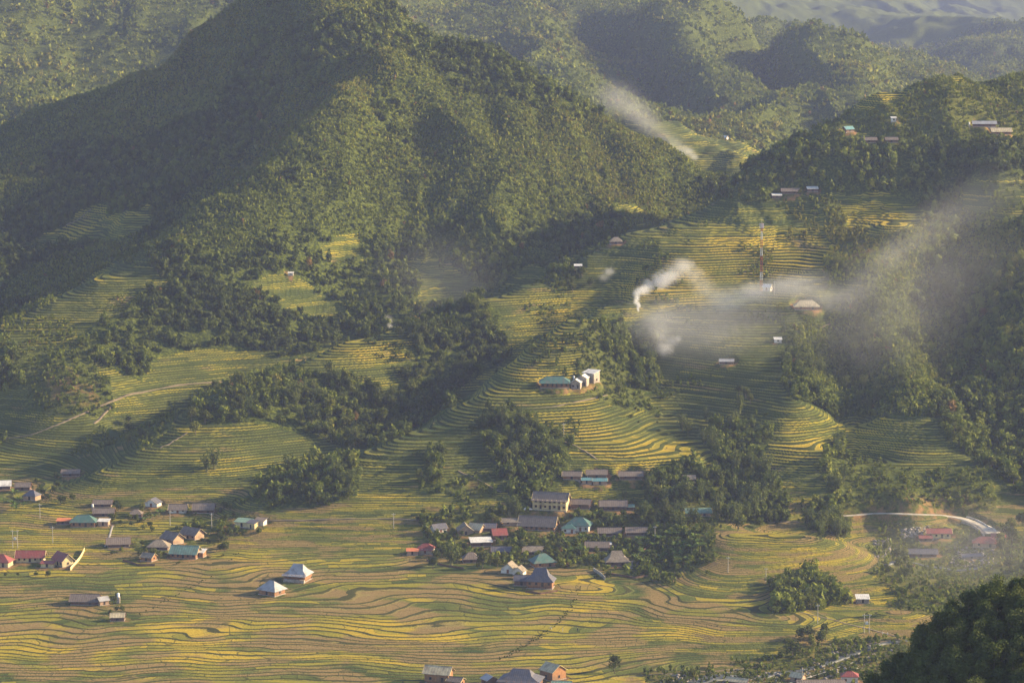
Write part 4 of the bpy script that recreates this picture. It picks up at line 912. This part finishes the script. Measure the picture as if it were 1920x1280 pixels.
for a in [('bamboo',403,880,1.25,'tall bamboo clump standing alone on the shaded terraces, tallest of the lone ones'),('bamboo',388,885,.9,'smaller bamboo clump touching the tall one on the shaded terraces'),
          ('bamboo',540,885,1.05,'lone bamboo clump in the middle of the shaded terraces'),('broad',367,815,1.2,'lone rounded tree on the crest of the back spur'),('bamboo',630,905,1.1,'bamboo clump on the near spur beside the shaded terraces'),
          ('bamboo',655,915,1.0,'bamboo clump, right one on the low near spur'),('gold',968,1042,1.0,'orange leaved tree beside the grey roofs of the village'),('gold',1063,936,.6,'small yellowish tree beside the brown roof end'),
          ('broad',1153,1262,1.0,'lone dark tree right of the slate blue roof at the bottom edge'),('broad',20,580,1.1,'pale trunked lone tree at the left edge under the woods'),('bamboo',846,1062,1.15,'bright bamboo at the village foot right of the white porch columns'),
          ('broad',905,1066,1.15,'rounded yellow green tree at the village foot'),('bamboo',955,965,.95,'yellow green bamboo left of the two storey building'),('bamboo',968,968,.8,'lower bamboo just left of the two storey building'),
          ('broad',1300,1278,.9,'dark shrub tree beside the stream pool'),('broad',1045,1052,.95,'tall narrow tree right of the deep teal roof'),('broad',1690,1150,1.0,'pale green tree at the edge of the dark near hill'),
          ('broad',955,900,1.0,'rounded bright tree alone under the lodge grove'),('bamboo',945,800,1.25,'tallest bamboo clump at the crest of the lodge grove'),('bamboo',1160,740,.8,'bamboo at the lower right corner of the lodge clearing'),
          ('broad',1500,368,.7,'thin tree between the white roofs under the hilltop wood'),('broad',430,1010,.8,'spreading tree over the yellow terraces left of the pale trio')]: lone(*a)
grove('bamboo', A_WOOD[0], 18, .7, 1.0, 'pale feathery bamboo clump in the grove between the two long terraced spurs', 'bamboo of the grove between the spurs')
grove('bamboo', [(1200,890),(1330,880),(1340,1000),(1210,985)], 12, .75, 1.0, 'bamboo clump among the dark trees just east of the village houses', 'bamboo beside the village')
grove('bamboo', [(1455,1095),(1590,1095),(1600,1130),(1450,1135)], 6, .6, .8, 'bamboo at the foot of the knoll', 'bamboo at the knoll foot')
# eastern slope: bamboo and trees that show singly
grove('bamboo', [(1500,650),(1600,600),(1650,560),(1700,700),(1640,770),(1560,740)], 34, .55, .85, 'bamboo clump on the sunlit slope right of the smoky gully', 'bamboo of the sunlit east slope')
grove('broad', [(1700,620),(1920,560),(1920,920),(1850,880),(1760,780)], 60, .7, 1.15, 'tree in the hazy dark ravine at the right edge', 'trees of the right ravine')
grove('broad', [(1320,345),(1500,262),(1500,350),(1400,362),(1330,368)], 34, .65, 1.0, 'dark tree in the wood on the hill shoulder above the top terraces', 'trees on the hill shoulder')
grove('bamboo', [(1570,800),(1600,870),(1560,950),(1545,880)], 7, .6, .85, 'bamboo in the narrow gully right of the lowest golden lobe', 'bamboo in the narrow gully')
grove('shrub', [(1640,880),(1850,890),(1850,945),(1640,955)], 34, .8, 1.5, 'shrub on the scrubby bank above the concrete road', 'shrubs above the road')
grove('shrub', [(1180,690),(1240,790),(1200,790),(1140,740)], 14, .7, 1.2, 'shrub on the rough edge right of the lodge', 'shrubs right of the lodge')
grove('shrub', [(760,960),(1340,960),(1340,1075),(900,1080)], 60, .9, 1.8, 'low garden shrub between the village houses', 'garden shrubs of the village')
grove('shrub', [(150,940),(430,940),(430,1050),(200,1050)], 34, .7, 1.5, 'low garden shrub between the houses of the western hamlet', 'garden shrubs of the hamlet')
def row(kind, pts, n, s0, s1, label, group):
    x, y = trace(pts, HF, 3); t = np.sort(RNG.uniform(0, len(x)-1, n)); xs = np.interp(t, np.arange(len(x)), x)+RNG.normal(0, .8, n); ys = np.interp(t, np.arange(len(x)), y)+RNG.normal(0, 1.2, n)
    for a, b_ in zip(xs, ys): plant(kind, a, b_, random.uniform(s0, s1), label, group)
row('shrub', [(1086,1092),(1078,1128),(1040,1175),(985,1210),(935,1238)], 90, .25, .42, 'low shrub on the green ditch running down the fields below the village', 'shrubs on the ditch below the village')
row('shrub', [(445,1035),(405,1075),(330,1115),(262,1152)], 40, .2, .35, 'low shrub on the green ditch through the western fields', 'shrubs on the western ditch')
# near dark hillside: every crown is a tree
nn = 0; occ = []
for _ in range(6000):
    y = random.uniform(548, 652); x = random.uniform(50, 140)
    if y > 560 and random.random() < 0: continue
    if not grid_lookup(NEAR.astype(float), x, y) > .9: continue
    z = gz(x, y); u, v = proj(x, y, z+3)
    if u < 1560 or u > 1990 or v > 1340 or v < 950: continue
    if any((x-a)**2+(y-b)**2 < 2.5**2 for a, b in occ): continue
    occ.append((x, y)); nn += 1
    plant('near', x, y, random.uniform(.62, .98), 'dark leafy tree '+('on the lower edge' if v > 1215 else 'on the skyline' if y > 606 else 'on the left flank' if u < 1770 else 'in the middle' if u < 1860 else 'on the right part')+' of the near dark hillside', 'trees of the near dark hillside')
    if nn >= 230: break
print('trees', nn, round(time.time()-T0, 1))
# ---------------------------------------------------------------- woods too many to count
RUN = np.maximum.accumulate((HF-CAMZ)/GY, axis=0)
def scatter(name, N, keepf, specs, mat):
    s = RNG.uniform(-SMAX+.004, SMAX-.004, N); y = np.sqrt(RNG.uniform(1150**2, 5400**2, N)); x = s*y; sel = keepf(x, y); x = x[sel]; y = y[sel]; z = grid_lookup(HF, x, y)
    u, v = proj(x, y, z); ok = (u > -160) & (u < 2080) & (v > -140) & ((z+5-CAMZ)/y > grid_lookup(RUN, x, y)-.012); x, y, z = x[ok], y[ok], z[ok]
    CO = []; TI = []
    for (cond, K, sc0, sc1, lobes, leaf) in specs:
        m = np.where(cond(x, y))[0]
        if len(m) == 0: continue
        T = [leaf_cloud(RNG, 1, 2.1, -.25, lobes, K, leaf, tri=True) for _ in range(9)]
        for t in range(9):
            q = m[t::9]; n = len(q)
            if not n: continue
            sc_ = RNG.uniform(sc0, sc1, n)*(1+.25*fbm(x[q], y[q], 60, 140, 2)); an = RNG.uniform(0, 6.28, n); ca, sa = np.cos(an)[:, None], np.sin(an)[:, None]; hs = sc_*RNG.uniform(.8, 1.5, n)
            V = T[t]; X = (V[:, 0]*ca-V[:, 1]*sa)*sc_[:, None]+x[q][:, None]; Y = (V[:, 0]*sa+V[:, 1]*ca)*sc_[:, None]+y[q][:, None]; Z = V[:, 2]*hs[:, None]+z[q][:, None]
            CO.append(np.stack([X, Y, Z], -1).reshape(-1, 3))
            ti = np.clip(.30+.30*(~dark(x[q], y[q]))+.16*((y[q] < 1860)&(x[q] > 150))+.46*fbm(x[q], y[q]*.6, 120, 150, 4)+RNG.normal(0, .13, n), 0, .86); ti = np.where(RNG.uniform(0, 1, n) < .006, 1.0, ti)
            TI.append(np.repeat(ti, V.shape[0]))
    CO = np.concatenate(CO); TI = np.concatenate(TI); print(name, len(x), 'plants', len(CO)//3, 'faces')
    me = np_mesh(name, CO, np.arange(len(CO)).reshape(-1, 3), mat, n=3); a = me.attributes.new('tint', 'FLOAT', 'POINT'); a.data.foreach_set('value', TI.astype(np.float32))
    return tag(new_obj(name, me), kind='stuff')
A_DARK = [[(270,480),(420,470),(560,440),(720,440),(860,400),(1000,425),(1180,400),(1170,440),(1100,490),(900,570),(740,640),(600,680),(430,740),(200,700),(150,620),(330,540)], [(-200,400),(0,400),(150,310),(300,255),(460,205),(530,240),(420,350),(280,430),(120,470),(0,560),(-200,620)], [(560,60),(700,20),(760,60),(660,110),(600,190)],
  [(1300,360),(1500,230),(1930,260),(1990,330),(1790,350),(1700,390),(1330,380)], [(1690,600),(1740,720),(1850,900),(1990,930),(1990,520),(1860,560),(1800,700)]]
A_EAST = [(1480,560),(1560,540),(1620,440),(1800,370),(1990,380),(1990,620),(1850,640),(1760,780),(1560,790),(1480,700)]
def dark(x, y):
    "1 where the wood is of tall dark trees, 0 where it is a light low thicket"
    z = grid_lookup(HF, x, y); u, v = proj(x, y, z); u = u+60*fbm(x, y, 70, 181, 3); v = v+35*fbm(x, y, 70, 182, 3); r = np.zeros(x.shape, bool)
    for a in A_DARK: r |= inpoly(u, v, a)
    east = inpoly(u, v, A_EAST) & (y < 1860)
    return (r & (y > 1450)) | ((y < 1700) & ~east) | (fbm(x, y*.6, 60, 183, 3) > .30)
def wood_keep(x, y):
    w_ = grid_lookup(WOOD, x, y); dk = dark(x, y); d = np.where(y < 1920, 1/15., 1/11.); d = np.where(dk, d, 1/2.9); d = np.where(y > 2350, np.where(y < 2700, 1/26., 1/46.), d)*(.8+.4*fbm(x, y, 40, 160, 3))
    return (w_+.25*fbm(x, y, 30, 161, 2) > .5) & (RNG.uniform(0, 1, len(x)) < d*DN) & (grid_lookup(PADMASK, x, y) < .1)
AREA = (2*SMAX-.008)*(5400**2-1150**2)/2; NCAND = 3000000; DN = AREA/NCAND
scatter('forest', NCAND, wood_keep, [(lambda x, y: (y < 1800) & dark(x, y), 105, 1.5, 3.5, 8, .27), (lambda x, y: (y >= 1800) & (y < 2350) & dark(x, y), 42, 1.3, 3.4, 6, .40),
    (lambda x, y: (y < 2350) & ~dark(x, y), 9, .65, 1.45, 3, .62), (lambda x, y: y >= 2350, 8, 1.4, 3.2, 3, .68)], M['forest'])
DN = AREA/1500000
def z_v(x, y): return proj(x, y, grid_lookup(HF, x, y))[1]
def shrub_keep(x, y):
    t = grid_lookup(TERR, x, y); w_ = grid_lookup(WOOD, x, y); base = (t < .5) & (w_ < .5) & (y < 2600)
    edge = (t > .5) & (vnoise(x, y, 33, 171)+.4*vnoise(x, y, 9, 172) > .66) & (y < 1900) & (y > 1430)
    return (base & (RNG.uniform(0, 1, len(x)) < DN/np.where(y > 1800, 4.5, 9.)) | edge & (RNG.uniform(0, 1, len(x)) < DN/9.)) & (grid_lookup(PADMASK, x, y) < .05)
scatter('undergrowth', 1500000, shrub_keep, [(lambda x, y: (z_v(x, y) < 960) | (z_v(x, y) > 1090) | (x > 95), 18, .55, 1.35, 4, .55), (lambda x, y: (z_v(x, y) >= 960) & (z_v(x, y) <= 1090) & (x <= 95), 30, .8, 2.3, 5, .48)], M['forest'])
print('woods', round(time.time()-T0, 1))
# ---------------------------------------------------------------- mast, poles, cables
def at(u, v): x, y, z = cast(HF, u, v); return float(x[0]), float(y[0]), float(z[0])
x, y, z = at(1427, 540); mast = empty('radio_mast', (x, y, z)); tag(mast, 'tall red and white lattice mast above the small white hut', 'mast'); MH = 40.0; secs = 8
for k in range(secs):
    b = MB(); a0 = .62-.03*k; a1 = .62-.03*(k+1); h0 = MH*k/secs; h1 = MH*(k+1)/secs
    cr = [(-1,-1),(1,-1),(1,1),(-1,1)]
    for (i, j) in cr: b.bar((i*a0, j*a0, h0-(1 if k == 0 else 0)), (i*a1, j*a1, h1), .11, 5)
    for m_ in range(4):
        g0 = h0+(h1-h0)*m_/4; g1 = h0+(h1-h0)*(m_+1)/4
        for q in range(4):
            c0, c1 = cr[q], cr[(q+1) % 4]; b.bar((c0[0]*a0, c0[1]*a0, g0), (c1[0]*a0, c1[1]*a0, g1), .05, 4)
    b.build('mast_section', M['whitepaint' if k in (1, 4, 6) else 'redpaint'], mast)
for an in (0, 2.1, 4.2):
    b = MB(); cx, cy = math.cos(an+.5)*1.1, math.sin(an+.5)*1.1; b.box(cx-.3, cx+.3, cy-.2, cy+.2, MH-3, MH-.2); b.bar((0, 0, MH-1), (cx, cy, MH-1), .06, 4); b.build('antenna', M['whitepaint'], mast)
b = MB(); b.bar((0, 0, MH), (0, 0, MH+2.2), .06, 5); b.build('lightning_rod', M['steel'], mast)
def pole(u, v, label, h=8.5, twin=False):
    x, y, z = at(u, v); r = empty('utility_pole', (x, y, z)); tag(r, label, 'pole', 'utility poles')
    for k in range(2 if twin else 1):
        b = MB(); xx = k*2.4; b.bar((xx, 0, -1), (xx, 0, h), .19, 8, .12); b.build('post', M['concrete'], r)
    b = MB(); b.box(-.9, (3.3 if twin else .9), -.16, -.04, h-.8, h-.65); b.build('crossarm', M['steel'], r)
    for xx in ((-.8, 0, .8) if not twin else (-.7, 1.2, 3.1)):
        b = MB(); b.bar((xx, -.1, h-.65), (xx, -.1, h-.3), .07, 6, .04); b.build('insulator', M['whitepaint'], r)
    if twin:
        b = MB(); b.box(.6, 1.8, -.55, .35, h*.45, h*.45+1.2); b.build('transformer', M['steel'], r)
    return r
for a in [(24,1027,'twin posted pole with white transformer above the red school roofs',9.5,True),(99,1017,'thin pole in the yellow terraces between school and teal roof',8.5,False),(75,972,'thin pole left of the teal roof in the western fields',8,False),
    (319,985,'thin pole behind the western hamlet roofs',8,False),(397,990,'thin pole beside the dark trees of the hamlet',8,False),(738,990,'thin pole beside the dirt road in the middle fields',8,False),(1533,1168,'pole beside the footpath, left of two near the stream',9,False),
    (1620,1186,'twin pole beside the footpath near the dark hill',9,True),(1365,1073,'thin pole on the lower face of the terraced knoll',8,False),(1436,1090,'short pole at the foot of the terraced knoll',7,False),(1228,1014,'pole in the banana thicket',8,False),
    (1504,1290,'dark pole at the bottom edge among the stream rocks',9,False),(1452,551,'thin pole right of the white mast hut',8,False),(1057,820,'thin pole on the golden spur below the lodge',8,False)]: pole(*a)
def cable(a, b_, sag, label):
    a = Vector(a); b_ = Vector(b_); m = MB(); prev = None
    for k in range(41):
        t = k/40; p = a.lerp(b_, t); p.z -= sag*4*t*(1-t)
        if prev is not None: m.bar(prev, p, .055, 4)
        prev = p
    tag(m.build('power_cable', M['steel']), label, 'cable', 'cables over the stream')
cable(P(1240,1318,1150), P(1790,1128,1330), 4, 'upper pale cable crossing the stream corner')
cable(P(1330,1318,1140), P(1800,1155,1310), 4, 'lower pale cable crossing the stream corner')
# ---------------------------------------------------------------- stream, rocks, walls
wm = NB('water'); wn = wm.noise(wm.n('ShaderNodeTexCoord').outputs['Object'], .6, 3.0); M['water'] = wm.surf(wm.mix(wm.step(.45, .7, wn), (.06,.07,.07), (.14,.15,.15)), .6, bump=wn, bstr=.4, spec=.3)
ribbon('stream', [(1700,1200),(1650,1207),(1600,1225),(1560,1240),(1510,1255),(1460,1262),(1420,1270)], [2,3,4,3,3,3,4], M['water'], .12)
ribbon('stream', [(1395,1270),(1360,1268),(1330,1272),(1290,1282)], [6,10,9,5], M['water'], .12)
ribbon('stream', [(1660,1060),(1690,1050),(1740,1062),(1800,1070),(1860,1060)], [2,3,3,3,3], M['water'], .12)
def rocks(areas, n, s0, s1):
    base = []; bm = __import__('bmesh').new(); __import__('bmesh').ops.create_icosphere(bm, subdivisions=1, radius=1); bv = np.array([v.co[:] for v in bm.verts]); bf = np.array([[v.index for v in f.verts] for f in bm.faces]); bm.free()
    V = []; F = []; off = 0
    for poly in areas:
        us = [p[0] for p in poly]; vs = [p[1] for p in poly]; U = RNG.uniform(min(us), max(us), n*6); W = RNG.uniform(min(vs), max(vs), n*6); ok = inpoly(U, W, poly); X, Y, Z = cast(HF, U[ok][:n], W[ok][:n])
        for x, y, z in zip(X, Y, Z):
            if not clear(x, y, .5): continue
            s = s0*(s1/s0)**(RNG.uniform()**2.2); v = bv*(1+RNG.normal(0, .16, (len(bv), 1)))*s*RNG.uniform(.6, 1.2, 3)*np.array([1, 1, .7]); an = RNG.uniform(0, 6.28); c_, s_ = math.cos(an), math.sin(an)
            V.append(np.stack([v[:, 0]*c_-v[:, 1]*s_+x, v[:, 0]*s_+v[:, 1]*c_+y, v[:, 2]+z+.12*s], -1)); F.append(bf+off); off += len(bv)
    return tag(new_obj('stream_rocks', np_mesh('stream_rocks', np.concatenate(V), np.concatenate(F), M['rock'], n=3)), kind='stuff')
rocks([[(1490,1262),(1560,1205),(1640,1200),(1700,1196),(1660,1230),(1560,1285)], [(1225,1285),(1250,1262),(1400,1255),(1460,1262),(1480,1290)], [(1685,992),(1745,985),(1742,1008),(1690,1008)], [(1636,1012),(1668,1010),(1672,1045),(1640,1045)], [(1790,1022),(1870,1030),(1860,1066),(1780,1060)], [(1180,1052),(1225,1052),(1230,1066),(1170,1066)]], 330, .22, 1.25)
def wall_along(name, pts, h, t, mat, label, cat, below=1.5, cap=None, group=None):
    x, y = trace(pts, HF, 3); b = MB(); top = grid_lookup(HF, x, y)
    for _ in range(6): top[1:-1] = (top[:-2]+top[1:-1]*2+top[2:])/4
    V = []; n = len(x); dx = np.gradient(x); dy = np.gradient(y); l = np.hypot(dx, dy)+1e-6; nx, ny = -dy/l*t/2, dx/l*t/2
    for i in range(n): V += [(x[i]-nx[i], y[i]-ny[i], top[i]-below), (x[i]-nx[i], y[i]-ny[i], top[i]+h), (x[i]+nx[i], y[i]+ny[i], top[i]+h), (x[i]+nx[i], y[i]+ny[i], top[i]-below)]
    F = [(i*4+j, i*4+(j+1) % 4, (i+1)*4+(j+1) % 4, (i+1)*4+j) for i in range(n-1) for j in range(4)]+[(0,1,2,3), ((n-1)*4+3,(n-1)*4+2,(n-1)*4+1,(n-1)*4)]
    b.v = V; b.f = F; return tag(b.build(name, M[mat]), label, cat, group)
wall_along('stone_wall', [(1112,1070),(1124,1077),(1134,1087)], 1.6, .4, 'concrete', 'low grey wall below the thatched hipped house', 'wall')
wall_along('retaining_wall', [(1803,980),(1822,986),(1838,995),(1845,1008)], 1.2, .5, 'stone', 'stone retaining wall under the bend of the concrete road', 'wall', 3)
wall_along('garden_wall', [(158,1032),(146,1052),(132,1070)], 1.5, .25, 'cream', 'pale boundary wall right of the sideways school house', 'wall')
wall_along('roadside_barrier', [(1812,970),(1842,980),(1866,996)], .8, .25, 'whitewash', 'thin white barrier on the outer side of the road bend', 'barrier')
# ---------------------------------------------------------------- small things
def tank(u, v, s, label, tower=2.0):
    x, y, z = at(u, v); r = empty('water_tank', (x, y, z)); tag(r, label, 'water tank')
    b = MB(); b.box(-.7*s, .7*s, -.7*s, .7*s, -1, tower); b.build('stand', M['stone'], r); b = MB(); b.bar((0, 0, tower), (0, 0, tower+1.5*s), .62*s, 12); b.bar((0, 0, tower+1.5*s), (0, 0, tower+1.8*s), .62*s, 12, .2*s); b.build('tank', M['whitepaint'], r)
tank(222, 1130, 1.1, 'white capped tank tower beside the lone brown striped roof', 3.0); tank(1076, 724, .8, 'white tank between the lodge roof and the stone cottages', 4.6); tank(1817, 238, .9, 'small white tank left of the long blue grey roof', 1.6); tank(174, 957, .8, 'white tank behind the teal hipped roof', 2.2)
def car(u, v, rz, mat, label):
    x, y, z = at(u, v); r = empty('parked_car', (x, y, z+.15), rz); tag(r, label, 'car')
    b = MB(); pr = [(-2.1,.35),(2.1,.35),(2.15,.8),(1.3,.95),(.7,1.45),(-1.2,1.48),(-1.9,1.0),(-2.15,.9)]
    for s in (-.82, .82): b.poly([(p[0], s, p[1]) for p in pr][::(1 if s < 0 else -1)])
    for i in range(len(pr)): p, q = pr[i], pr[(i+1) % len(pr)]; b.poly([(p[0],-.82,p[1]),(p[0],.82,p[1]),(q[0],.82,q[1]),(q[0],-.82,q[1])])
    b.build('body', M[mat], r); b = MB(); b.box(-1.1, .75, -.84, .84, 1.0, 1.36); b.build('side_window', M['glass'], r)
    for i in (-1.3, 1.35):
        for j in (-.8, .8):
            b = MB(); b.bar((i, j-.1, .33), (i, j+.1, .33), .33, 12); b.build('wheel', M['dark'], r)
car(990, 957, .2, 'whitepaint', 'white car parked left of the two storey building')
def person(u, v, yaw, top, label, bend=0.0):
    x, y, z = at(u, v)
    J = [(0,0,.92),(0,.02+bend*.25,1.15),(0,bend*.6,1.42-bend*.25),(0,bend*.75,1.52-bend*.3),(0,bend*.85,1.64-bend*.38),(.10,0,.86),(.12,.03,.47),(.12,-.02,.06),(.12,.10,.03),(-.10,0,.86),(-.12,-.05,.47),(-.12,-.12,.06),(-.12,0,.03),
         (.19,bend*.6,1.38-bend*.25),(.25,bend*.7+.02,1.1-bend*.3),(.26,bend*.9+.12,.88-bend*.3),(-.19,bend*.6,1.38-bend*.25),(-.25,bend*.7,1.1-bend*.3),(-.26,bend*.9+.1,.88-bend*.3)]
    E = [(0,1),(1,2),(2,3),(3,4),(0,5),(5,6),(6,7),(7,8),(0,9),(9,10),(10,11),(11,12),(2,13),(13,14),(14,15),(2,16),(16,17),(17,18)]
    Rr = [.14,.13,.14,.06,.11,.10,.065,.045,.04,.10,.065,.045,.04,.07,.045,.035,.07,.045,.035]
    me = bpy.data.meshes.new('person'); me.from_pydata(J, E, []); me.update()
    o = new_obj('person', me, loc=(x, y, z)); o.rotation_euler = (0, 0, yaw); me.materials.append(M[top]); o.modifiers.new('skin', 'SKIN')
    for i, s in enumerate(me.skin_vertices[0].data): s.radius = (Rr[i], Rr[i]); s.use_root = (i == 0)
    s = o.modifiers.new('sub', 'SUBSURF'); s.levels = s.render_levels = 1
    tag(o, label, 'person', 'people in the fields'); h = MB(); hx_, hz_ = bend*.85, 1.66-bend*.38; h.bar((0, hx_, hz_+.02), (0, hx_, hz_+.16), .21, 10, .03); h.build('conical_hat', M['straw_roof'], o)
for a in [(1655,1190,.4,'cloth_w','person in pale clothes on the footpath, left of the pair by the dark hill'),(1664,1191,-.5,'cloth_w','person in pale clothes on the footpath, right of the pair by the dark hill'),(1851,990,2,'cloth_d','person in dark clothes on the concrete road bend'),
    (1034,1180,1,'cloth_w','person stooping at the left in the fields below the orange wooden house',.9),(1055,1183,2,'cloth_w','person standing in the middle of the field workers below the orange house'),(1083,1183,0,'cloth_d','rightmost of the field workers below the orange house')]:
    person(*a[:4], a[4], *(a[5:]))
# ---------------------------------------------------------------- smoke and haze
b = NB('smoke'); tc = b.n('ShaderNodeTexCoord'); ln = b.n('ShaderNodeVectorMath', operation='LENGTH'); b.t.links.new(tc.outputs['Object'], ln.inputs[0])
fall = b.step(1.0, .0, ln.outputs['Value']); pos = b.n('ShaderNodeNewGeometry').outputs['Position']
vm = b.n('ShaderNodeVectorMath', operation='MULTIPLY_ADD'); b.t.links.new(pos, vm.inputs[0]); vm.inputs[1].default_value = (.045, .045, .045); b.t.links.new(tc.outputs['Object'], vm.inputs[2]); nn_ = b.n('ShaderNodeTexNoise'); b.t.links.new(vm.outputs[0], nn_.inputs['Vector']); nn_.inputs['Scale'].default_value = 1.7; nn_.inputs['Detail'].default_value = 6; nn_.inputs['Roughness'].default_value = .66; nn_.inputs['Distortion'].default_value = 1.6; nz = nn_.outputs['Fac']; er = b.n('ShaderNodeAttribute', attribute_type='OBJECT', attribute_name='billow').outputs['Fac']; nz = b.math('MULTIPLY_ADD', b.math('MULTIPLY', b.math('SUBTRACT', nz, .5), er), 4.2, b.math('MULTIPLY_ADD', fall, 1.5, -.35), clamp=True); dn = b.n('ShaderNodeAttribute', attribute_type='OBJECT', attribute_name='thickness').outputs['Fac']
vol = b.n('ShaderNodeVolumePrincipled'); vol.inputs['Color'].default_value = (.93, .93, .95, 1); vol.inputs['Anisotropy'].default_value = .1
b.t.links.new(b.math('MULTIPLY', b.math('MULTIPLY', fall, nz), dn), vol.inputs['Density']); out = b.n('ShaderNodeOutputMaterial'); b.t.links.new(vol.outputs[0], out.inputs['Volume'])
M['smoke'] = b.m
import bmesh
bm = bmesh.new(); bmesh.ops.create_icosphere(bm, subdivisions=2, radius=1.0); puff_me = bpy.data.meshes.new('puff'); bm.to_mesh(puff_me); bm.free(); puff_me.materials.append(M['smoke'])
def plume(label, pts, Y=None):
    root = None; dense = []
    for a, c in zip(pts[:-1], pts[1:]):            # fill the gaps so that neighbouring puffs overlap
        n_ = max(1, int(math.hypot(a[0]-c[0], a[1]-c[1])*.31/(.34*(a[2]+c[2])/2))) if a[2] < 26 else 1
        for k in range(n_):
            t = k/n_; dense.append(tuple(a[j]*(1-t)+c[j]*t+(random.uniform(-.4, .4)*a[2]*3 if j < 2 and k else 0) for j in range(4))+tuple(a[4:]))
    for (u, v, r, tau, *st) in dense+[pts[-1]]:
        y = farther(Y) if Y else float(cast(HF, u, v+6)[1][0])-r*1.1-1
        x, y, z = P(u, v, y)
        if root is None: root = empty('smoke_plume', (x, y, z)); tag(root, label, 'smoke plume', 'smoke plumes'); o0 = (x, y, z)
        o = new_obj('puff', puff_me, root, (x-o0[0], y-o0[1], z-o0[2])); sx = st[0] if st else 1.2; o.scale = (r*sx, r*.9, r*.85); r *= 1.25 if r < 20 else 1; o['thickness'] = tau*(.85 if r > 26 else .5)/r; o['billow'] = 1.0; o['kind'] = 'stuff'
        o.rotation_euler = (0, st[1] if len(st) > 1 else 0, 0)
plume('dense white smoke column rising from a small fire on the terraces', [(1197,582,1.6,6,.8),(1197,572,2.6,6,.8),(1194,560,4,5,.9),(1200,546,6,4),(1218,534,8,3.6),(1242,525,10,3,1.3),(1262,512,11,2.0,1.3),(1284,500,11,1.3,1.1),(1300,516,13,1.2),(1318,538,13,.9,1.2)])
plume('smoke cloud hanging round the base of the mast', [(1345,560,16,.9,1.5),(1385,558,15,1.0,1.3),(1412,545,14,1.1,1.3),(1445,545,16,1.0,1.5),(1485,535,18,.8,1.5),(1520,560,20,.55,1.6),(1560,560,20,.5,1.4)])
plume('smoke rising from the gully right of the lodge', [(1272,635,4,1.6,1.1),(1262,640,7,1.5,1.2),(1246,652,10,1.2,1.2),(1238,630,13,1.0,1),(1235,600,18,.6,1.2)])
plume('thin smoke veil above the gully right of the lodge', [(1240,600,36,.35,1.2),(1300,620,44,.3,1.4),(1380,600,50,.25,1.5)])
plume('broad bluish smoke drifting up over the wooded east slope', [(1600,545,22,.16,1.4,-.5),(1640,505,24,.24,1.4,-.5),(1672,478,20,.34,1.3,-.5),(1705,455,26,.2,1.4,-.4),(1745,428,34,.15,1.5,-.4),(1795,400,40,.10,1.5,-.3),(1845,370,44,.08,1.6,-.3)])
plume('faint smoke veil low over the wooded east slope', [(1700,540,62,.16,1.6),(1790,480,60,.10,1.6),(1640,620,60,.14,1.6)])
plume('far blue smoke in the gap behind the great mountain', [(1303,296,5,1.2),(1293,285,7,1.0),(1250,262,15,.5,1.5),(1225,240,22,.45,1.5,.5),(1200,215,27,.38,1.3,.6),(1165,195,30,.3,1.3,.4),(1150,178,28,.22,1.2)], 2260)
plume('little smoke wisp at the back of the spur grove', [(733,612,3,2,.8),(731,602,4,1.8,.8),(727,596,5,1,1)])
plume('small smoke wisps beside the grove on the back spur', [(1132,520,6,.9,1.2),(1142,510,6,.9,1.2)])
plume('thin mist veil over the dark valley terraces', [(810,500,55,.08,1.4),(850,545,50,.07,1.4)])
plume('thin dusky smoke over the eastern stream valley', [(1800,1010,50,.09,2.0),(1740,1050,50,.07,1.8),(1880,1040,50,.10,1.6)])
for g in [([(1050,1010),(1085,1016),(1110,1014)],'dark garden fence below the white walled villa'),([(1236,1010),(1190,1046),(1215,1062)],'fence line round the banana thicket'),([(1140,1075),(1190,1084),(1225,1078)],'thin fence round the yard of the thatched hipped house'),([(800,1050),(830,1060),(870,1066)],'garden fence at the village foot left of the round trees'),([(230,1052),(260,1060),(290,1060)],'fence round the small brown hut with orange end'),([(985,1110),(1010,1114),(1045,1108)],'fence in front of the orange wooden house')]:
    wall_along('garden_fence', g[0], .9, .1, 'darkwood', g[1], 'fence')
hz = NB('haze'); v_ = hz.n('ShaderNodeVolumePrincipled'); v_.inputs['Color'].default_value = (.48, .57, 1.0, 1); v_.inputs['Density'].default_value = HAZE_DENSITY; v_.inputs['Anisotropy'].default_value = .1
o_ = hz.n('ShaderNodeOutputMaterial'); hz.t.links.new(v_.outputs[0], o_.inputs['Volume']); hz.m.cycles.homogeneous_volume = True
zlo = float(HF.min())-1; zhi = max(float(HF.max()), CAMZ)+15
b = MB(); b.box(-2900, 2900, -60, 10500, zlo, zhi); tag(b.build('haze', hz.m), kind='stuff')
print('done', round(time.time()-T0, 1), zlo, zhi)
